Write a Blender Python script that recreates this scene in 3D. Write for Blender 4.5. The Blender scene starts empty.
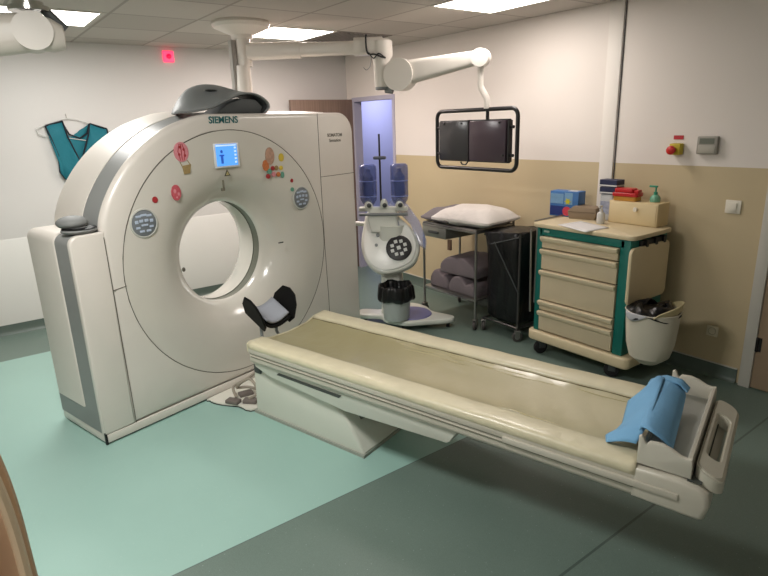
import bpy, bmesh, math, random
from math import sin, cos, pi, radians
from mathutils import Vector, Matrix, Euler
random.seed(4)
SC = bpy.context.scene
COL = SC.collection

# ------------------------------------------------------------------ materials
def lin(c):
    return tuple(((v/255)/12.92 if v/255 <= .04045 else ((v/255+.055)/1.055)**2.4) for v in c) + (1,)

MATS = {}
def mat(name, rgb, rough=.5, metal=0, emit=None, estr=0, alpha=1, trans=0, noise=.04, nscale=6, bump=0, bscale=60, coat=0, spec=.5):
    if name in MATS: return MATS[name]
    m = bpy.data.materials.new(name); m.use_nodes = True
    nt = m.node_tree; b = nt.nodes['Principled BSDF']
    b.inputs['Roughness'].default_value = rough
    b.inputs['Metallic'].default_value = metal
    b.inputs['Specular IOR Level'].default_value = spec
    b.inputs['Coat Weight'].default_value = coat
    b.inputs['Coat Roughness'].default_value = .12
    tc = nt.nodes.new('ShaderNodeTexCoord')
    n = nt.nodes.new('ShaderNodeTexNoise'); n.inputs['Scale'].default_value = nscale; n.inputs['Detail'].default_value = 4
    nt.links.new(tc.outputs['Object'], n.inputs['Vector'])
    mx = nt.nodes.new('ShaderNodeMix'); mx.data_type = 'RGBA'
    c = lin(rgb)
    mx.inputs[6].default_value = tuple(max(0, v*(1-noise*2)) for v in c[:3])+(1,)
    mx.inputs[7].default_value = tuple(min(1, v*(1+noise*2)) for v in c[:3])+(1,)
    nt.links.new(n.outputs['Fac'], mx.inputs[0])
    nt.links.new(mx.outputs[2], b.inputs['Base Color'])
    if emit:
        b.inputs['Emission Color'].default_value = lin(emit); b.inputs['Emission Strength'].default_value = estr
    if alpha < 1: b.inputs['Alpha'].default_value = alpha
    if trans: b.inputs['Transmission Weight'].default_value = trans
    if bump:
        n2 = nt.nodes.new('ShaderNodeTexNoise'); n2.inputs['Scale'].default_value = bscale; n2.inputs['Detail'].default_value = 3
        nt.links.new(tc.outputs['Object'], n2.inputs['Vector'])
        bp = nt.nodes.new('ShaderNodeBump'); bp.inputs['Strength'].default_value = bump; bp.inputs['Distance'].default_value = .01
        nt.links.new(n2.outputs['Fac'], bp.inputs['Height']); nt.links.new(bp.outputs[0], b.inputs['Normal'])
    MATS[name] = m
    return m

def nodes(m): return m.node_tree, m.node_tree.nodes['Principled BSDF']
def math_n(nt, op, a, b=None, c=None):
    n = nt.nodes.new('ShaderNodeMath'); n.operation = op
    for i, v in enumerate((a, b, c)):
        if v is None: continue
        if isinstance(v, (int, float)): n.inputs[i].default_value = v
        else: nt.links.new(v, n.inputs[i])
    return n.outputs[0]
def mix_n(nt, f, a, b):
    n = nt.nodes.new('ShaderNodeMix'); n.data_type = 'RGBA'
    for i, v in ((0, f), (6, a), (7, b)):
        if isinstance(v, (int, float, tuple)): n.inputs[i].default_value = v
        else: nt.links.new(v, n.inputs[i])
    return n.outputs[2]
def pos(nt):
    g = nt.nodes.new('ShaderNodeNewGeometry'); s = nt.nodes.new('ShaderNodeSeparateXYZ')
    nt.links.new(g.outputs['Position'], s.inputs[0]); return s.outputs, g.outputs['Position']

# ------------------------------------------------------------------ mesh helpers
class MB:
    def __init__(s): s.bm = bmesh.new()
    def _xf(s, vs, M):
        if M is not None: bmesh.ops.transform(s.bm, matrix=M, verts=vs)
    def box(s, lo, hi, bev=0, seg=2, M=None):
        r = bmesh.ops.create_cube(s.bm, size=1); vs = r['verts']
        lo = Vector(lo); hi = Vector(hi)
        for v in vs: v.co = Vector(((lo[i]+hi[i])/2 + v.co[i]*(hi[i]-lo[i]) for i in range(3)))
        if bev:
            es = list({e for v in vs for e in v.link_edges})
            n0 = set(s.bm.verts) - set(vs)
            bmesh.ops.bevel(s.bm, geom=es, offset=bev, segments=seg, profile=.5, affect='EDGES')
            vs = [v for v in s.bm.verts if v not in n0]
        s._xf(vs, M); return s
    def prism(s, poly, axis, a, b, bev=0, seg=2, M=None):
        """poly of 2-D points extruded along axis from a to b (axis x:(y,z)  y:(x,z)  z:(x,y))"""
        def P(p, t):
            return {'x': (t, p[0], p[1]), 'y': (p[0], t, p[1]), 'z': (p[0], p[1], t)}[axis]
        A = [s.bm.verts.new(P(p, a)) for p in poly]; B = [s.bm.verts.new(P(p, b)) for p in poly]
        n = len(poly); fs = [s.bm.faces.new(A), s.bm.faces.new(B)]
        for i in range(n): fs.append(s.bm.faces.new((A[i], A[(i+1) % n], B[(i+1) % n], B[i])))
        bmesh.ops.recalc_face_normals(s.bm, faces=fs)
        vs = A+B
        if bev:
            n0 = set(s.bm.verts)-set(vs)
            es = list({e for f in fs[:2] for e in f.edges})
            bmesh.ops.bevel(s.bm, geom=es, offset=bev, segments=seg, profile=.5, affect='EDGES')
            vs = [v for v in s.bm.verts if v not in n0]
        s._xf(vs, M); return s
    def cyl(s, p0, p1, r0, r1=None, seg=20, cap=True):
        r1 = r0 if r1 is None else r1
        p0 = Vector(p0); p1 = Vector(p1); d = (p1-p0).normalized()
        a = d.orthogonal().normalized(); b = d.cross(a)
        A = [s.bm.verts.new(p0+(a*cos(2*pi*i/seg)+b*sin(2*pi*i/seg))*r0) for i in range(seg)]
        B = [s.bm.verts.new(p1+(a*cos(2*pi*i/seg)+b*sin(2*pi*i/seg))*r1) for i in range(seg)]
        for i in range(seg): s.bm.faces.new((A[i], A[(i+1) % seg], B[(i+1) % seg], B[i]))
        if cap: s.bm.faces.new(A[::-1]); s.bm.faces.new(B)
        return s
    def tube(s, pts, r, seg=10, closed=False):
        pts = [Vector(p) for p in pts]; rings = []; n = len(pts); ref = None
        for i, p in enumerate(pts):
            if closed: d = (pts[(i+1) % n]-pts[i-1]).normalized()
            else: d = (pts[min(i+1, n-1)]-pts[max(i-1, 0)]).normalized()
            if ref is None: ref = d.orthogonal().normalized()
            ref = (ref-d*ref.dot(d)).normalized(); b = d.cross(ref)
            rr = r[i] if isinstance(r, (list, tuple)) else r
            rings.append([s.bm.verts.new(p+(ref*cos(2*pi*k/seg)+b*sin(2*pi*k/seg))*rr) for k in range(seg)])
        m = n if closed else n-1
        for i in range(m):
            A = rings[i]; B = rings[(i+1) % n]
            for k in range(seg): s.bm.faces.new((A[k], A[(k+1) % seg], B[(k+1) % seg], B[k]))
        if not closed: s.bm.faces.new(rings[0][::-1]); s.bm.faces.new(rings[-1])
        return s
    def lathe(s, prof, c=(0, 0, 0), axis='z', seg=40, sx=1, sy=1, M=None):
        c = Vector(c); rings = []
        for r, h in prof:
            ring = []
            for k in range(seg):
                x = r*cos(2*pi*k/seg)*sx; y = r*sin(2*pi*k/seg)*sy
                v = {'z': (x, y, h), 'y': (x, h, y), 'x': (h, x, y)}[axis]
                ring.append(s.bm.verts.new(c+Vector(v)))
            rings.append(ring)
        for A, B in zip(rings, rings[1:]):
            for k in range(seg): s.bm.faces.new((A[k], A[(k+1) % seg], B[(k+1) % seg], B[k]))
        if prof[0][0] > 1e-6: s.bm.faces.new(rings[0][::-1])
        if prof[-1][0] > 1e-6: s.bm.faces.new(rings[-1])
        s._xf([v for R in rings for v in R], M)
        return s
    def loft(s, rings, closed=True, cap=(False, False)):
        R = [[s.bm.verts.new(p) for p in ring] for ring in rings]
        n = len(R[0])
        for A, B in zip(R, R[1:]):
            for k in range(n if closed else n-1): s.bm.faces.new((A[k], A[(k+1) % n], B[(k+1) % n], B[k]))
        if cap[0]: s.bm.faces.new(R[0][::-1])
        if cap[1]: s.bm.faces.new(R[-1])
        return s
    def grid(s, fn, nu, nv):
        return s.loft([[fn(i/nu, j/nv) for j in range(nv+1)] for i in range(nu+1)], closed=False)
    def ball(s, c, r, sc=(1, 1, 1), seg=20, M=None):
        q = bmesh.ops.create_uvsphere(s.bm, u_segments=seg, v_segments=seg//2, radius=r)
        for v in q['verts']: v.co = Vector((v.co[i]*sc[i]+c[i] for i in range(3)))
        s._xf(q['verts'], M); return s

ORG = {}
SHEAR = set()
def thing(name, label, cat, loc=(0, 0, 0), rotz=0, group=None, org=(0, 0, 0)):
    o = bpy.data.objects.new(name, None); COL.objects.link(o); o.empty_display_size = .1
    o.rotation_euler = (0, 0, rotz)
    o.location = Vector(loc) + Matrix.Rotation(rotz, 3, 'Z') @ Vector(org)
    ORG[o.name] = Vector(org)
    o['label'] = label; o['category'] = cat
    if group: o['group'] = group
    return o
def obj(name, mb, m, parent=None, sharp=35, solid=0, sub=0, label=None, kind=None):
    bm = mb.bm if isinstance(mb, MB) else mb
    if parent is not None and (parent.name in SHEAR):
        for v in bm.verts: v.co.y += .05*(v.co.x-.76)
    if parent is not None and parent.name in ORG and ORG[parent.name].length > 0:
        bmesh.ops.translate(bm, vec=-ORG[parent.name], verts=bm.verts)
    bmesh.ops.recalc_face_normals(bm, faces=bm.faces)
    me = bpy.data.meshes.new(name); bm.to_mesh(me); bm.free()
    for p in me.polygons: p.use_smooth = True
    me.set_sharp_from_angle(angle=radians(sharp))
    if m: me.materials.append(m)
    o = bpy.data.objects.new(name, me); COL.objects.link(o)
    if parent is not None:
        o.parent = parent
        ORG[o.name] = ORG.get(parent.name, Vector((0, 0, 0))).copy()
    if sub:
        md = o.modifiers.new('sub', 'SUBSURF'); md.levels = sub; md.render_levels = sub
    if solid:
        md = o.modifiers.new('sol', 'SOLIDIFY'); md.thickness = solid; md.offset = 0
    if label: o['label'] = label
    if kind: o['kind'] = kind
    return o
def struct(name, mb, m, **k):
    o = obj(name, mb, m, **k); o['kind'] = 'structure'; return o
def solo(name, label, cat, mb, m, loc=(0, 0, 0), rotz=0, group=None, **k):
    """a thing that is a single mesh, its shape given around its own base"""
    o = obj(name, mb, m, **k); o.location = loc; o.rotation_euler = (0, 0, rotz)
    o['label'] = label; o['category'] = cat
    if group: o['group'] = group
    return o
def text(name, s, size, m, parent, loc, rot, ext=.0008, sx=1, bold=0):
    cu = bpy.data.curves.new(name+'_c', 'FONT'); cu.body = s; cu.size = size; cu.extrude = ext
    cu.align_x = 'CENTER'; cu.align_y = 'CENTER'; cu.offset = bold
    t = bpy.data.objects.new(name+'_t', cu); COL.objects.link(t)
    bpy.context.view_layer.update()
    me = bpy.data.meshes.new_from_object(t.evaluated_get(bpy.context.evaluated_depsgraph_get()))
    bpy.data.objects.remove(t)
    me.name = name; me.materials.clear(); me.materials.append(m)
    o = bpy.data.objects.new(name, me); COL.objects.link(o)
    M = Matrix.Translation(Vector(loc)-ORG.get(parent.name, Vector((0, 0, 0)))) @ Euler(rot).to_matrix().to_4x4() @ Matrix.Diagonal((sx, 1, 1, 1))
    me.transform(M); o.parent = parent
    return o
def copy_tree(o, parent=None):
    c = o.copy(); COL.objects.link(c); c.parent = parent
    for ch in list(o.children): copy_tree(ch, c)
    return c
def rrect(x0, y0, x1, y1, r, n=6):
    out = []
    for cx, cy, a in ((x1-r, y1-r, 0), (x0+r, y1-r, 90), (x0+r, y0+r, 180), (x1-r, y0+r, 270)):
        for i in range(n+1):
            t = radians(a+90*i/n); out.append((cx+r*cos(t), cy+r*sin(t)))
    return out
def smoothpts(pts, n=6, closed=False):
    """Catmull-Rom"""
    P = [Vector(p) for p in pts]; out = []; L = len(P)
    for i in range(L if closed else L-1):
        g = (lambda k: P[k % L]) if closed else (lambda k: P[max(0, min(L-1, k))])
        p0, p1, p2, p3 = g(i-1), g(i), g(i+1), g(i+2)
        for j in range(n):
            t = j/n
            out.append(.5*((2*p1)+(p2-p0)*t+(2*p0-5*p1+4*p2-p3)*t*t+(3*p1-p0-3*p2+p3)*t**3))
    if not closed: out.append(P[-1])
    return out

# ------------------------------------------------------------------ camera (solved from the room's vanishing points)
F, YAW, PITCH, ROLL = 571.73, -0.937256, 0.2802, -0.032455
CAM = Vector((6.43289, -4.23763, 1.86977))
f = Vector((sin(YAW)*cos(PITCH), cos(YAW)*cos(PITCH), -sin(PITCH)))
r0 = Vector((cos(YAW), -sin(YAW), 0)); u0 = r0.cross(f)
rr = r0*cos(ROLL)+u0*sin(ROLL); uu = rr.cross(f)
cd = bpy.data.cameras.new('camera'); cam = bpy.data.objects.new('camera', cd); COL.objects.link(cam)
cd.sensor_width = 36; cd.lens = F/768*36; cd.clip_start = .02
Mx = Matrix((rr, uu, -f)).transposed().to_4x4(); Mx.translation = CAM
cam.matrix_world = Mx
SC.camera = cam

# ------------------------------------------------------------------ shared materials
WHITE = mat('cover_white', (212, 206, 197), .32, noise=.015, coat=.3)
WHITE2 = mat('cover_white_matte', (214, 208, 199), .45, noise=.02)
RINGM = mat('ring_cover_white', (206, 202, 192), .2, noise=.012, coat=.5)
GREY = mat('stripe_grey', (132, 134, 132), .42, metal=.0, noise=.02)
DARKG = mat('dark_grey_plastic', (62, 66, 66), .5)
MIDG = mat('mid_grey_plastic', (124, 128, 128), .5, noise=.03)
BLACK = mat('black_plastic', (16, 16, 17), .45)
SEAM = mat('seam_dark', (96, 92, 82), .8)
STEEL = mat('steel', (150, 148, 144), .3, metal=.85, noise=.03)
CHROME = mat('chrome', (205, 203, 198), .15, metal=1, noise=.02)
RUBBER = mat('rubber_black', (22, 22, 24), .7)
ARMW = mat('arm_white', (226, 219, 210), .35, noise=.012, coat=.2)
BAG = mat('bag_black', (12, 12, 14), .35, bump=.6, bscale=25)
CREAM = mat('cart_cream', (216, 200, 165), .45, noise=.02)
TEAL = mat('cart_teal', (0, 108, 98), .45, noise=.03)

# ------------------------------------------------------------------ the room
H = 2.7
XR, YF = 7.6, -6.2
# wall paint, left
mA = mat('wall_white_paint', (208, 205, 202), .6, noise=.012, nscale=1.5)
mPanel = mat('wall_panel_white', (214, 213, 208), .45, noise=.01, nscale=1.5)
# wall paint, back: beige to 1.51 m, white above
mB = mat('wall_back_paint', (222, 214, 204), .6)
nt, b = nodes(mB); P, pv = pos(nt)
nz = nt.nodes.new('ShaderNodeTexNoise'); nz.inputs['Scale'].default_value = 1.3; nt.links.new(pv, nz.inputs['Vector'])
white = mix_n(nt, nz.outputs['Fac'], lin((222, 214, 207)), lin((229, 221, 213)))
beige = mix_n(nt, nz.outputs['Fac'], lin((190, 173, 138)), lin((199, 182, 148)))
nt.links.new(mix_n(nt, math_n(nt, 'GREATER_THAN', P[2], 1.512), beige, white), b.inputs['Base Color'])
# floor
mF = mat('floor_vinyl', (140, 180, 165), .35)
nt, b = nodes(mF); P, pv = pos(nt)
n1 = nt.nodes.new('ShaderNodeTexNoise'); n1.inputs['Scale'].default_value = 260; n1.inputs['Detail'].default_value = 2; nt.links.new(pv, n1.inputs['Vector'])
n2 = nt.nodes.new('ShaderNodeTexNoise'); n2.inputs['Scale'].default_value = 2.2; n2.inputs['Detail'].default_value = 5; nt.links.new(pv, n2.inputs['Vector'])
n3 = nt.nodes.new('ShaderNodeTexVoronoi'); n3.inputs['Scale'].default_value = 30; nt.links.new(pv, n3.inputs['Vector'])
lightc = mix_n(nt, n2.outputs['Fac'], lin((144, 180, 170)), lin((156, 192, 182)))
darkc = mix_n(nt, n2.outputs['Fac'], lin((92, 110, 102)), lin((106, 124, 115)))
inx = math_n(nt, 'MULTIPLY', math_n(nt, 'GREATER_THAN', P[0], .78), math_n(nt, 'LESS_THAN', P[0], 4.2))
iny = math_n(nt, 'MULTIPLY', math_n(nt, 'LESS_THAN', P[1], -1.25), math_n(nt, 'GREATER_THAN', P[1], -5.4))
base = mix_n(nt, math_n(nt, 'MULTIPLY', inx, iny), darkc, lightc)
sp = math_n(nt, 'MULTIPLY', math_n(nt, 'SUBTRACT', n1.outputs['Fac'], .5), .9)
base = mix_n(nt, math_n(nt, 'ABSOLUTE', sp), base, lin((170, 190, 180)))
fleck = math_n(nt, 'LESS_THAN', n3.outputs['Distance'], .07)
base = mix_n(nt, math_n(nt, 'MULTIPLY', fleck, .25), base, lin((215, 225, 218)))
sl = math_n(nt, 'LESS_THAN', math_n(nt, 'ABSOLUTE', math_n(nt, 'SUBTRACT', P[0], 5.25)), .006)
sl2 = math_n(nt, 'LESS_THAN', math_n(nt, 'ABSOLUTE', math_n(nt, 'SUBTRACT', P[0], 4.2)), .003)
base = mix_n(nt, math_n(nt, 'MULTIPLY', math_n(nt, 'MAXIMUM', sl, sl2), .55), base, lin((40, 50, 46)))
nt.links.new(base, b.inputs['Base Color'])
nt.links.new(math_n(nt, 'ADD', .3, math_n(nt, 'MULTIPLY', n2.outputs['Fac'], .2)), b.inputs['Roughness'])
# ceiling tiles
mC = mat('ceiling_tiles', (190, 184, 176), .8)
nt, b = nodes(mC); P, pv = pos(nt)
def gridline(ax, off):
    fr = math_n(nt, 'FRACT', math_n(nt, 'DIVIDE', math_n(nt, 'SUBTRACT', P[ax], off-6.48), .648))
    a = math_n(nt, 'LESS_THAN', fr, .018); c = math_n(nt, 'GREATER_THAN', fr, .982)
    return math_n(nt, 'MAXIMUM', a, c), math_n(nt, 'FLOOR', math_n(nt, 'DIVIDE', math_n(nt, 'SUBTRACT', P[ax], off-6.48), .648))
g1, f1 = gridline(0, .975); g2, f2 = gridline(1, -.50)
wn = nt.nodes.new('ShaderNodeTexWhiteNoise'); wn.noise_dimensions = '2D'
cb = nt.nodes.new('ShaderNodeCombineXYZ'); nt.links.new(f1, cb.inputs[0]); nt.links.new(f2, cb.inputs[1]); nt.links.new(cb.outputs[0], wn.inputs['Vector'])
tile = mix_n(nt, wn.outputs['Value'], lin((178, 171, 163)), lin((196, 189, 181)))
nt.links.new(mix_n(nt, math_n(nt, 'MULTIPLY', math_n(nt, 'MAXIMUM', g1, g2), .6), tile, lin((128, 120, 112))), b.inputs['Base Color'])

mSkirt = mat('skirting_green', (84, 98, 90), .45, noise=.05)
mDoor = mat('door_wood_brown', (120, 98, 88), .5, noise=.08, nscale=3)
nt, b = nodes(mDoor)
tc = nt.nodes.new('ShaderNodeTexCoord'); mp = nt.nodes.new('ShaderNodeMapping'); mp.inputs['Scale'].default_value = (6, 30, 1.2)
nn = nt.nodes.new('ShaderNodeTexNoise'); nn.inputs['Scale'].default_value = 2; nn.inputs['Detail'].default_value = 6
nt.links.new(tc.outputs['Object'], mp.inputs[0]); nt.links.new(mp.outputs[0], nn.inputs['Vector'])
nt.links.new(mix_n(nt, nn.outputs['Fac'], lin((98, 80, 70)), lin((146, 122, 106))), b.inputs['Base Color'])
mFrame = mat('door_frame_grey', (196, 192, 182), .5, noise=.02)

T = .09
struct('floor', MB().box((-3.2, YF-T, -.1), (XR+T, 2.0, 0)), mF)
struct('ceiling', MB().box((-.2, YF-T, H), (XR+T, T, H+.1)), mC)
struct('wall_left', MB().box((-T, YF, 0), (0, T, H)), mA)
# protective lower panel on the left wall
struct('trim_1', MB().prism([(0, .1), (.006, .1), (.006, .915), (0, .925)], 'y', YF, -.9), mPanel)
wb = MB()
wb.box((0, 0, 0), (.12, T, 2.18)); wb.box((0, 0, 2.18), (.98, T, H)); wb.box((.98, 0, 0), (XR+T, T, H))
struct('wall_back', wb, mB)
struct('wall_right', MB().box((XR, YF, 0), (XR+T, 0, H)), mA)
struct('wall_front', MB().box((-T, YF-T, 0), (XR+T, YF, H)), mA)
sk = [(0, 0), (.035, 0), (.02, .012), (.01, .035), (.007, .1), (0, .1)]
struct('baseboard_left', MB().prism(sk, 'y', YF, -.9), mSkirt)
struct('baseboard_back', MB().prism([(-a, z) for a, z in sk], 'x', .98, 4.9), mSkirt)
struct('trim_2', MB().box((.98, -.009, .1), (4.9, 0, .108)), mFrame)
# white conduit on the back wall, with the dark cable beside it
struct('trim_3', MB().box((3.68, -.010, .1), (3.80, 0, H), .003), mat('conduit_white', (226, 220, 212), .5, noise=.01))
solo('wall_cable', 'thin dark cable running straight down from ceiling beside white wall conduit', 'cable',
     MB().tube([(0, 0, 0), (.001, 0, .6), (0, 0, H-1.02)], .0045, 8), mat('cable_dark', (78, 74, 74), .6), (3.812, -.0045, 1.01))
# opening: lavender corridor beyond
mCor = mat('corridor_lavender', (176, 178, 214), .6, noise=.015)
struct('wall_corridor', MB().box((-3.2, 1.5, 0), (1.6, 1.6, H)), mCor)
struct('wall_corridor_right', MB().box((1.5, T, 0), (1.6, 1.5, H)), mCor)
struct('ceiling_corridor', MB().box((-3.2, T, H), (1.6, 1.6, H+.1)), mCor)
# door frame in the opening
struct('trim_5', MB().box((.12, -.012, 0), (.17, T+.01, 2.14)).box((.945, -.010, 0), (.99, T+.01, 2.14)).box((.12, -.012, 2.14), (.99, T+.01, 2.19)),
       mat('frame_lilac', (178, 174, 190), .5))
# the open brown door leaf lying against the left wall
d1 = struct('door_1', MB().box((.09, -.885, .01), (.135, -.015, 2.17), .003), mDoor)
obj('door_handle', MB().cyl((.135, -.79, 1.02), (.19, -.79, 1.02), .011).tube([(.19, -.80, 1.02), (.195, -.74, 1.02), (.195, -.66, 1.02)], .01), STEEL, d1)
# right-hand brown door in the back wall
mD2 = mat('door_wood_right', (158, 136, 112), .5, noise=.05)
d2 = struct('door_2', MB().box((5.00, -.02, .01), (5.95, 0.0, 2.1), .003), mD2)
obj('hinge', MB().cyl((5.005, -.03, .28), (5.005, -.03, .38), .009).box((5.0, -.024, .28), (5.03, -.02, .38)), BLACK, d2)
struct('trim_6', MB().box((4.925, -.035, 0), (4.998, 0, 2.17), .003).box((4.925, -.035, 2.10), (6.03, 0, 2.17), .003).box((5.955, -.035, 0), (6.03, 0, 2.17), .003), mFrame)

# ------------------------------------------------------------------ ceiling lights
mEm = mat('light_diffuser', (255, 252, 245), .6, emit=(255, 250, 240), estr=5.0)
LIGHTS = [(1.30, -3.46, 26, 'square ceiling light panel behind the knuckle of the upper left lamp arm'),
          (1.30, -1.47, 31, 'square ceiling light panel beside the round arm mount above the scanner'),
          (3.24, -.82, 12, 'square ceiling light panel near the back wall at top right'),
          (4.1, -4.1, 50, 'square ceiling light panel above the foreground floor, nearest the patient table foot'),
          (6.3, -5.4, 5, 'unseen square light panel added behind the camera to brighten the chair')]  # last panel is an added, unseen fill for the chair back
for i, (x, y, w, lab) in enumerate(LIGHTS):
    t = thing('ceiling_light', lab or 'square ceiling light panel outside the view above the camera side of room', 'ceiling light', (x, y, H), 0, 'square ceiling light panels')
    fr = MB(); a = .318
    for s in (-1, 1):
        fr.box((-a, s*a-.012, -.006), (a, s*a+.012, .0)); fr.box((s*a-.012, -a, -.006), (s*a+.012, a, .0))
    obj('light_frame', fr, mFrame, t)
    obj('diffuser', MB().box((-.305, -.305, -.005), (.305, .305, -.001)), mEm, t)
    ld = bpy.data.lights.new('panel_lamp', 'AREA'); ld.shape = 'SQUARE'; ld.size = .58; ld.energy = w
    ld.color = (1.0, .84, .79) if i == 1 else (1.0, .90, .86) if i == 2 else (1.0, .975, .95)
    lo = bpy.data.objects.new('panel_lamp', ld); COL.objects.link(lo); lo.location = (x, y, H-.012)
ld = bpy.data.lights.new('corridor_lamp', 'AREA'); ld.size = .8; ld.energy = 32; ld.color = (.80, .81, 1.0)
lo = bpy.data.objects.new('corridor_lamp', ld); COL.objects.link(lo); lo.location = (-1.5, .7, 2.6)
w = bpy.data.worlds.new('world'); SC.world = w; w.use_nodes = True
w.node_tree.nodes['Background'].inputs[0].default_value = (.8, .85, 1, 1); w.node_tree.nodes['Background'].inputs[1].default_value = .05
# dark metal ventilation tile
t = thing('ceiling_vent', 'darker grey ceiling tile grille next to the middle light panel', 'vent', (1.30, -.82, H))
obj('vent_frame', MB().box((-.32, -.32, -.006), (.32, .32, 0)), mat('vent_grey', (138, 130, 124), .6), t)
vs = MB()
for k in range(12): vs.box((-.29, -.28+k*.05, -.012), (.29, -.26+k*.05, -.006))
obj('vent_slats', vs, mat('vent_slat', (120, 112, 108), .6), t)

# ------------------------------------------------------------------ things on the walls
t = thing('warning_light', 'small glowing red square lamp high on the left wall', 'warning light', (.001, -2.2, 2.60))
obj('lamp_housing', MB().box((0, -.055, -.05), (.03, .055, .06), .008), mat('led_pink', (255, 90, 120), .4, emit=(255, 60, 100), estr=1.3), t)
obj('lamp_lens', MB().lathe([(0, .0), (.026, .0), (.024, .012), (0, .018)], (.03, 0, .005), 'x', 20), mat('led_red', (255, 0, 40), .3, emit=(255, 0, 40), estr=2.5), t)

t = thing('emergency_stop', 'red and yellow emergency stop button on the back wall under small red sign', 'button', (4.300, 0, 1.622))
obj('yellow_box', MB().box((-.035, -.06, -.035), (.045, 0, .045), .008), mat('stop_yellow', (190, 170, 30), .5), t)
obj('red_button', MB().lathe([(0, -.115), (.018, -.113), (.03, -.105), (.032, -.095), (.022, -.08), (.02, -.06)], (0, 0, .0), 'y', 24), mat('stop_red', (190, 30, 22), .4), t)
mSign = mat('sign_red', (178, 40, 50), .5)
t = thing('wall_sign', 'tiny red rectangular sign above the emergency stop button', 'sign', (4.30, 0, 1.705))
obj('sign_plate', MB().box((-.035, -.004, -.012), (.035, 0, .016)), mSign, t)
t = thing('thermostat', 'grey wall control box with small display on the back wall', 'thermostat', (4.515, 0, 1.59))
obj('thermostat_case', MB().box((-.068, -.035, .005), (.068, 0, .125), .006), mat('thermo_grey', (150, 146, 136), .5), t)
obj('display', MB().box((-.05, -.037, .075), (.048, -.034, .112)), mat('thermo_lcd', (108, 112, 100), .3), t)
obj('cover_flap', MB().box((-.056, -.039, .012), (.058, -.034, .066), .003), mat('thermo_flap', (166, 162, 150), .5), t)
t = thing('light_switch', 'white rocker light switch on beige wall left of the right door', 'switch', (4.725, 0, 1.245))
obj('switch_plate', MB().box((-.05, -.01, -.042), (.05, 0, .048), .004), mat('switch_white', (226, 220, 204), .4), t)
obj('rocker', MB().box((-.03, -.018, -.025), (.025, -.009, .032), .003), MATS['switch_white'], t)
t = thing('wall_socket', 'small white wall socket low on the beige back wall', 'socket', (4.70, 0, .30))
obj('socket_plate', MB().box((-.04, -.01, -.0), (.04, 0, .08), .004), mat('socket_cream', (220, 210, 184), .4), t)
obj('socket_insert', MB().lathe([(.0, -.009), (.024, -.009), (.026, -.014), (.028, -.009)], (0, 0, .04), 'y', 20), mat('socket_in', (170, 158, 130), .5), t)

# lead vest on a wire hanger, left wall
def wy(px): return -3.456+(px-44)*.551/63
def wz(py, px): return 1.978-(py-122)*.00935-(px-63)*.0004
wav = lambda L: [(wy(a), wz(b_, a)) for a, b_ in L]
t = thing('wire_hanger', 'white wire clothes hanger on the left wall holding the teal vest', 'hanger', (0, wy(68), wz(118, 68)))
c = Vector((.026, 0, 0)); yc, zc = wy(68), wz(118, 68)
hp = wav([(68, 118), (60, 120), (46, 125), (37, 129), (38, 134), (46, 136), (68, 138), (90, 141), (104, 137), (107, 133), (98, 127), (90, 123), (78, 119)])
obj('hanger_wire', MB().tube([(.026, a-yc, z-zc) for a, z in hp], .004, 8, closed=True), mat('wire_white', (205, 205, 200), .4), t)
obj('hook', MB().tube([(.026, 0, 0), (.024, 0, .03), (.012, 0, .04), (.0, 0, .026)], .003, 8), CHROME, t)
mVest = mat('vest_teal', (12, 104, 118), .75, noise=.06, bump=.4, bscale=40)
mPip = mat('vest_piping', (10, 20, 32), .7)
t = thing('lead_vest', 'teal radiation protection vest with black piping hanging on the left wall', 'vest', (.032, wy(75), wz(240, 75)))
oy, oz = wy(75), wz(240, 75)
def panel(poly, x, bul, n=10):
    m_ = MB(); bm = m_.bm
    vs_ = [bm.verts.new((x, a-oy, z-oz)) for a, z in poly]; bm.faces.new(vs_)
    bmesh.ops.triangulate(bm, faces=bm.faces[:]); bmesh.ops.subdivide_edges(bm, edges=bm.edges[:], cuts=3, use_grid_fill=True)
    for v in bm.verts:
        v.co.x += .35*bul*(1-((v.co.y)/.3)**2)+.006*sin(v.co.y*38+v.co.z*3)
    return m_
back = wav([(46, 126), (62, 121), (64, 131), (69, 137), (78, 139), (85, 134), (90, 123), (107, 128), (108, 150), (104, 185), (100, 196), (66, 192), (57, 180), (52, 172), (54, 154), (50, 138)])
obj('back_panel', panel(back, -.018, .004), mVest, t, solid=.008)
left = wav([(46, 126), (63, 121), (65.5, 136), (74, 162), (88, 194), (98, 206), (84, 206), (72, 198), (65, 188), (56, 178.5), (52, 172), (53.5, 155), (49.5, 138)])
obj('front_left_panel', panel(left, .010, .012), mVest, t, solid=.008)
right = wav([(90, 123), (107, 128), (108, 150), (103, 198), (90, 202), (82, 180), (76, 160), (87, 134)])
obj('front_right_panel', panel(right, .002, .01), mVest, t, solid=.008)
pp = MB()
for path, xx in ((wav([(63, 121), (65.5, 136), (74, 162), (85, 190)]), .020), (wav([(46, 126), (49.5, 138), (53.5, 155), (52, 172), (56, 178.5), (65, 186)]), .014), (wav([(63, 122), (68, 134), (78, 138), (86, 133), (90, 123)]), -.010), (wav([(90, 123), (87, 134), (76, 160)]), .010), (wav([(107, 128), (108, 150), (104, 185)]), .008), (wav([(46, 126), (63, 121)]), .016), (wav([(90, 123), (107, 128)]), .008)):
    pp.tube([(xx, a-oy, z-oz) for a, z in path], .008, 6)
obj('piping', pp, mPip, t)

# ------------------------------------------------------------------ scanner gantry. frame: x = across the gantry, -y = out of its face, z up
GO = Vector((2.8542, -3.78064, 0)); GR = radians(105)
C0 = Vector((1.147, 0, .992)); RB = .37; RR = .868
gan = thing('ct_scanner_gantry', 'large white ring-shaped CT scanner gantry with round bore and kids stickers', 'scanner', GO, GR, org=(1.2, .28, 0))
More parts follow.
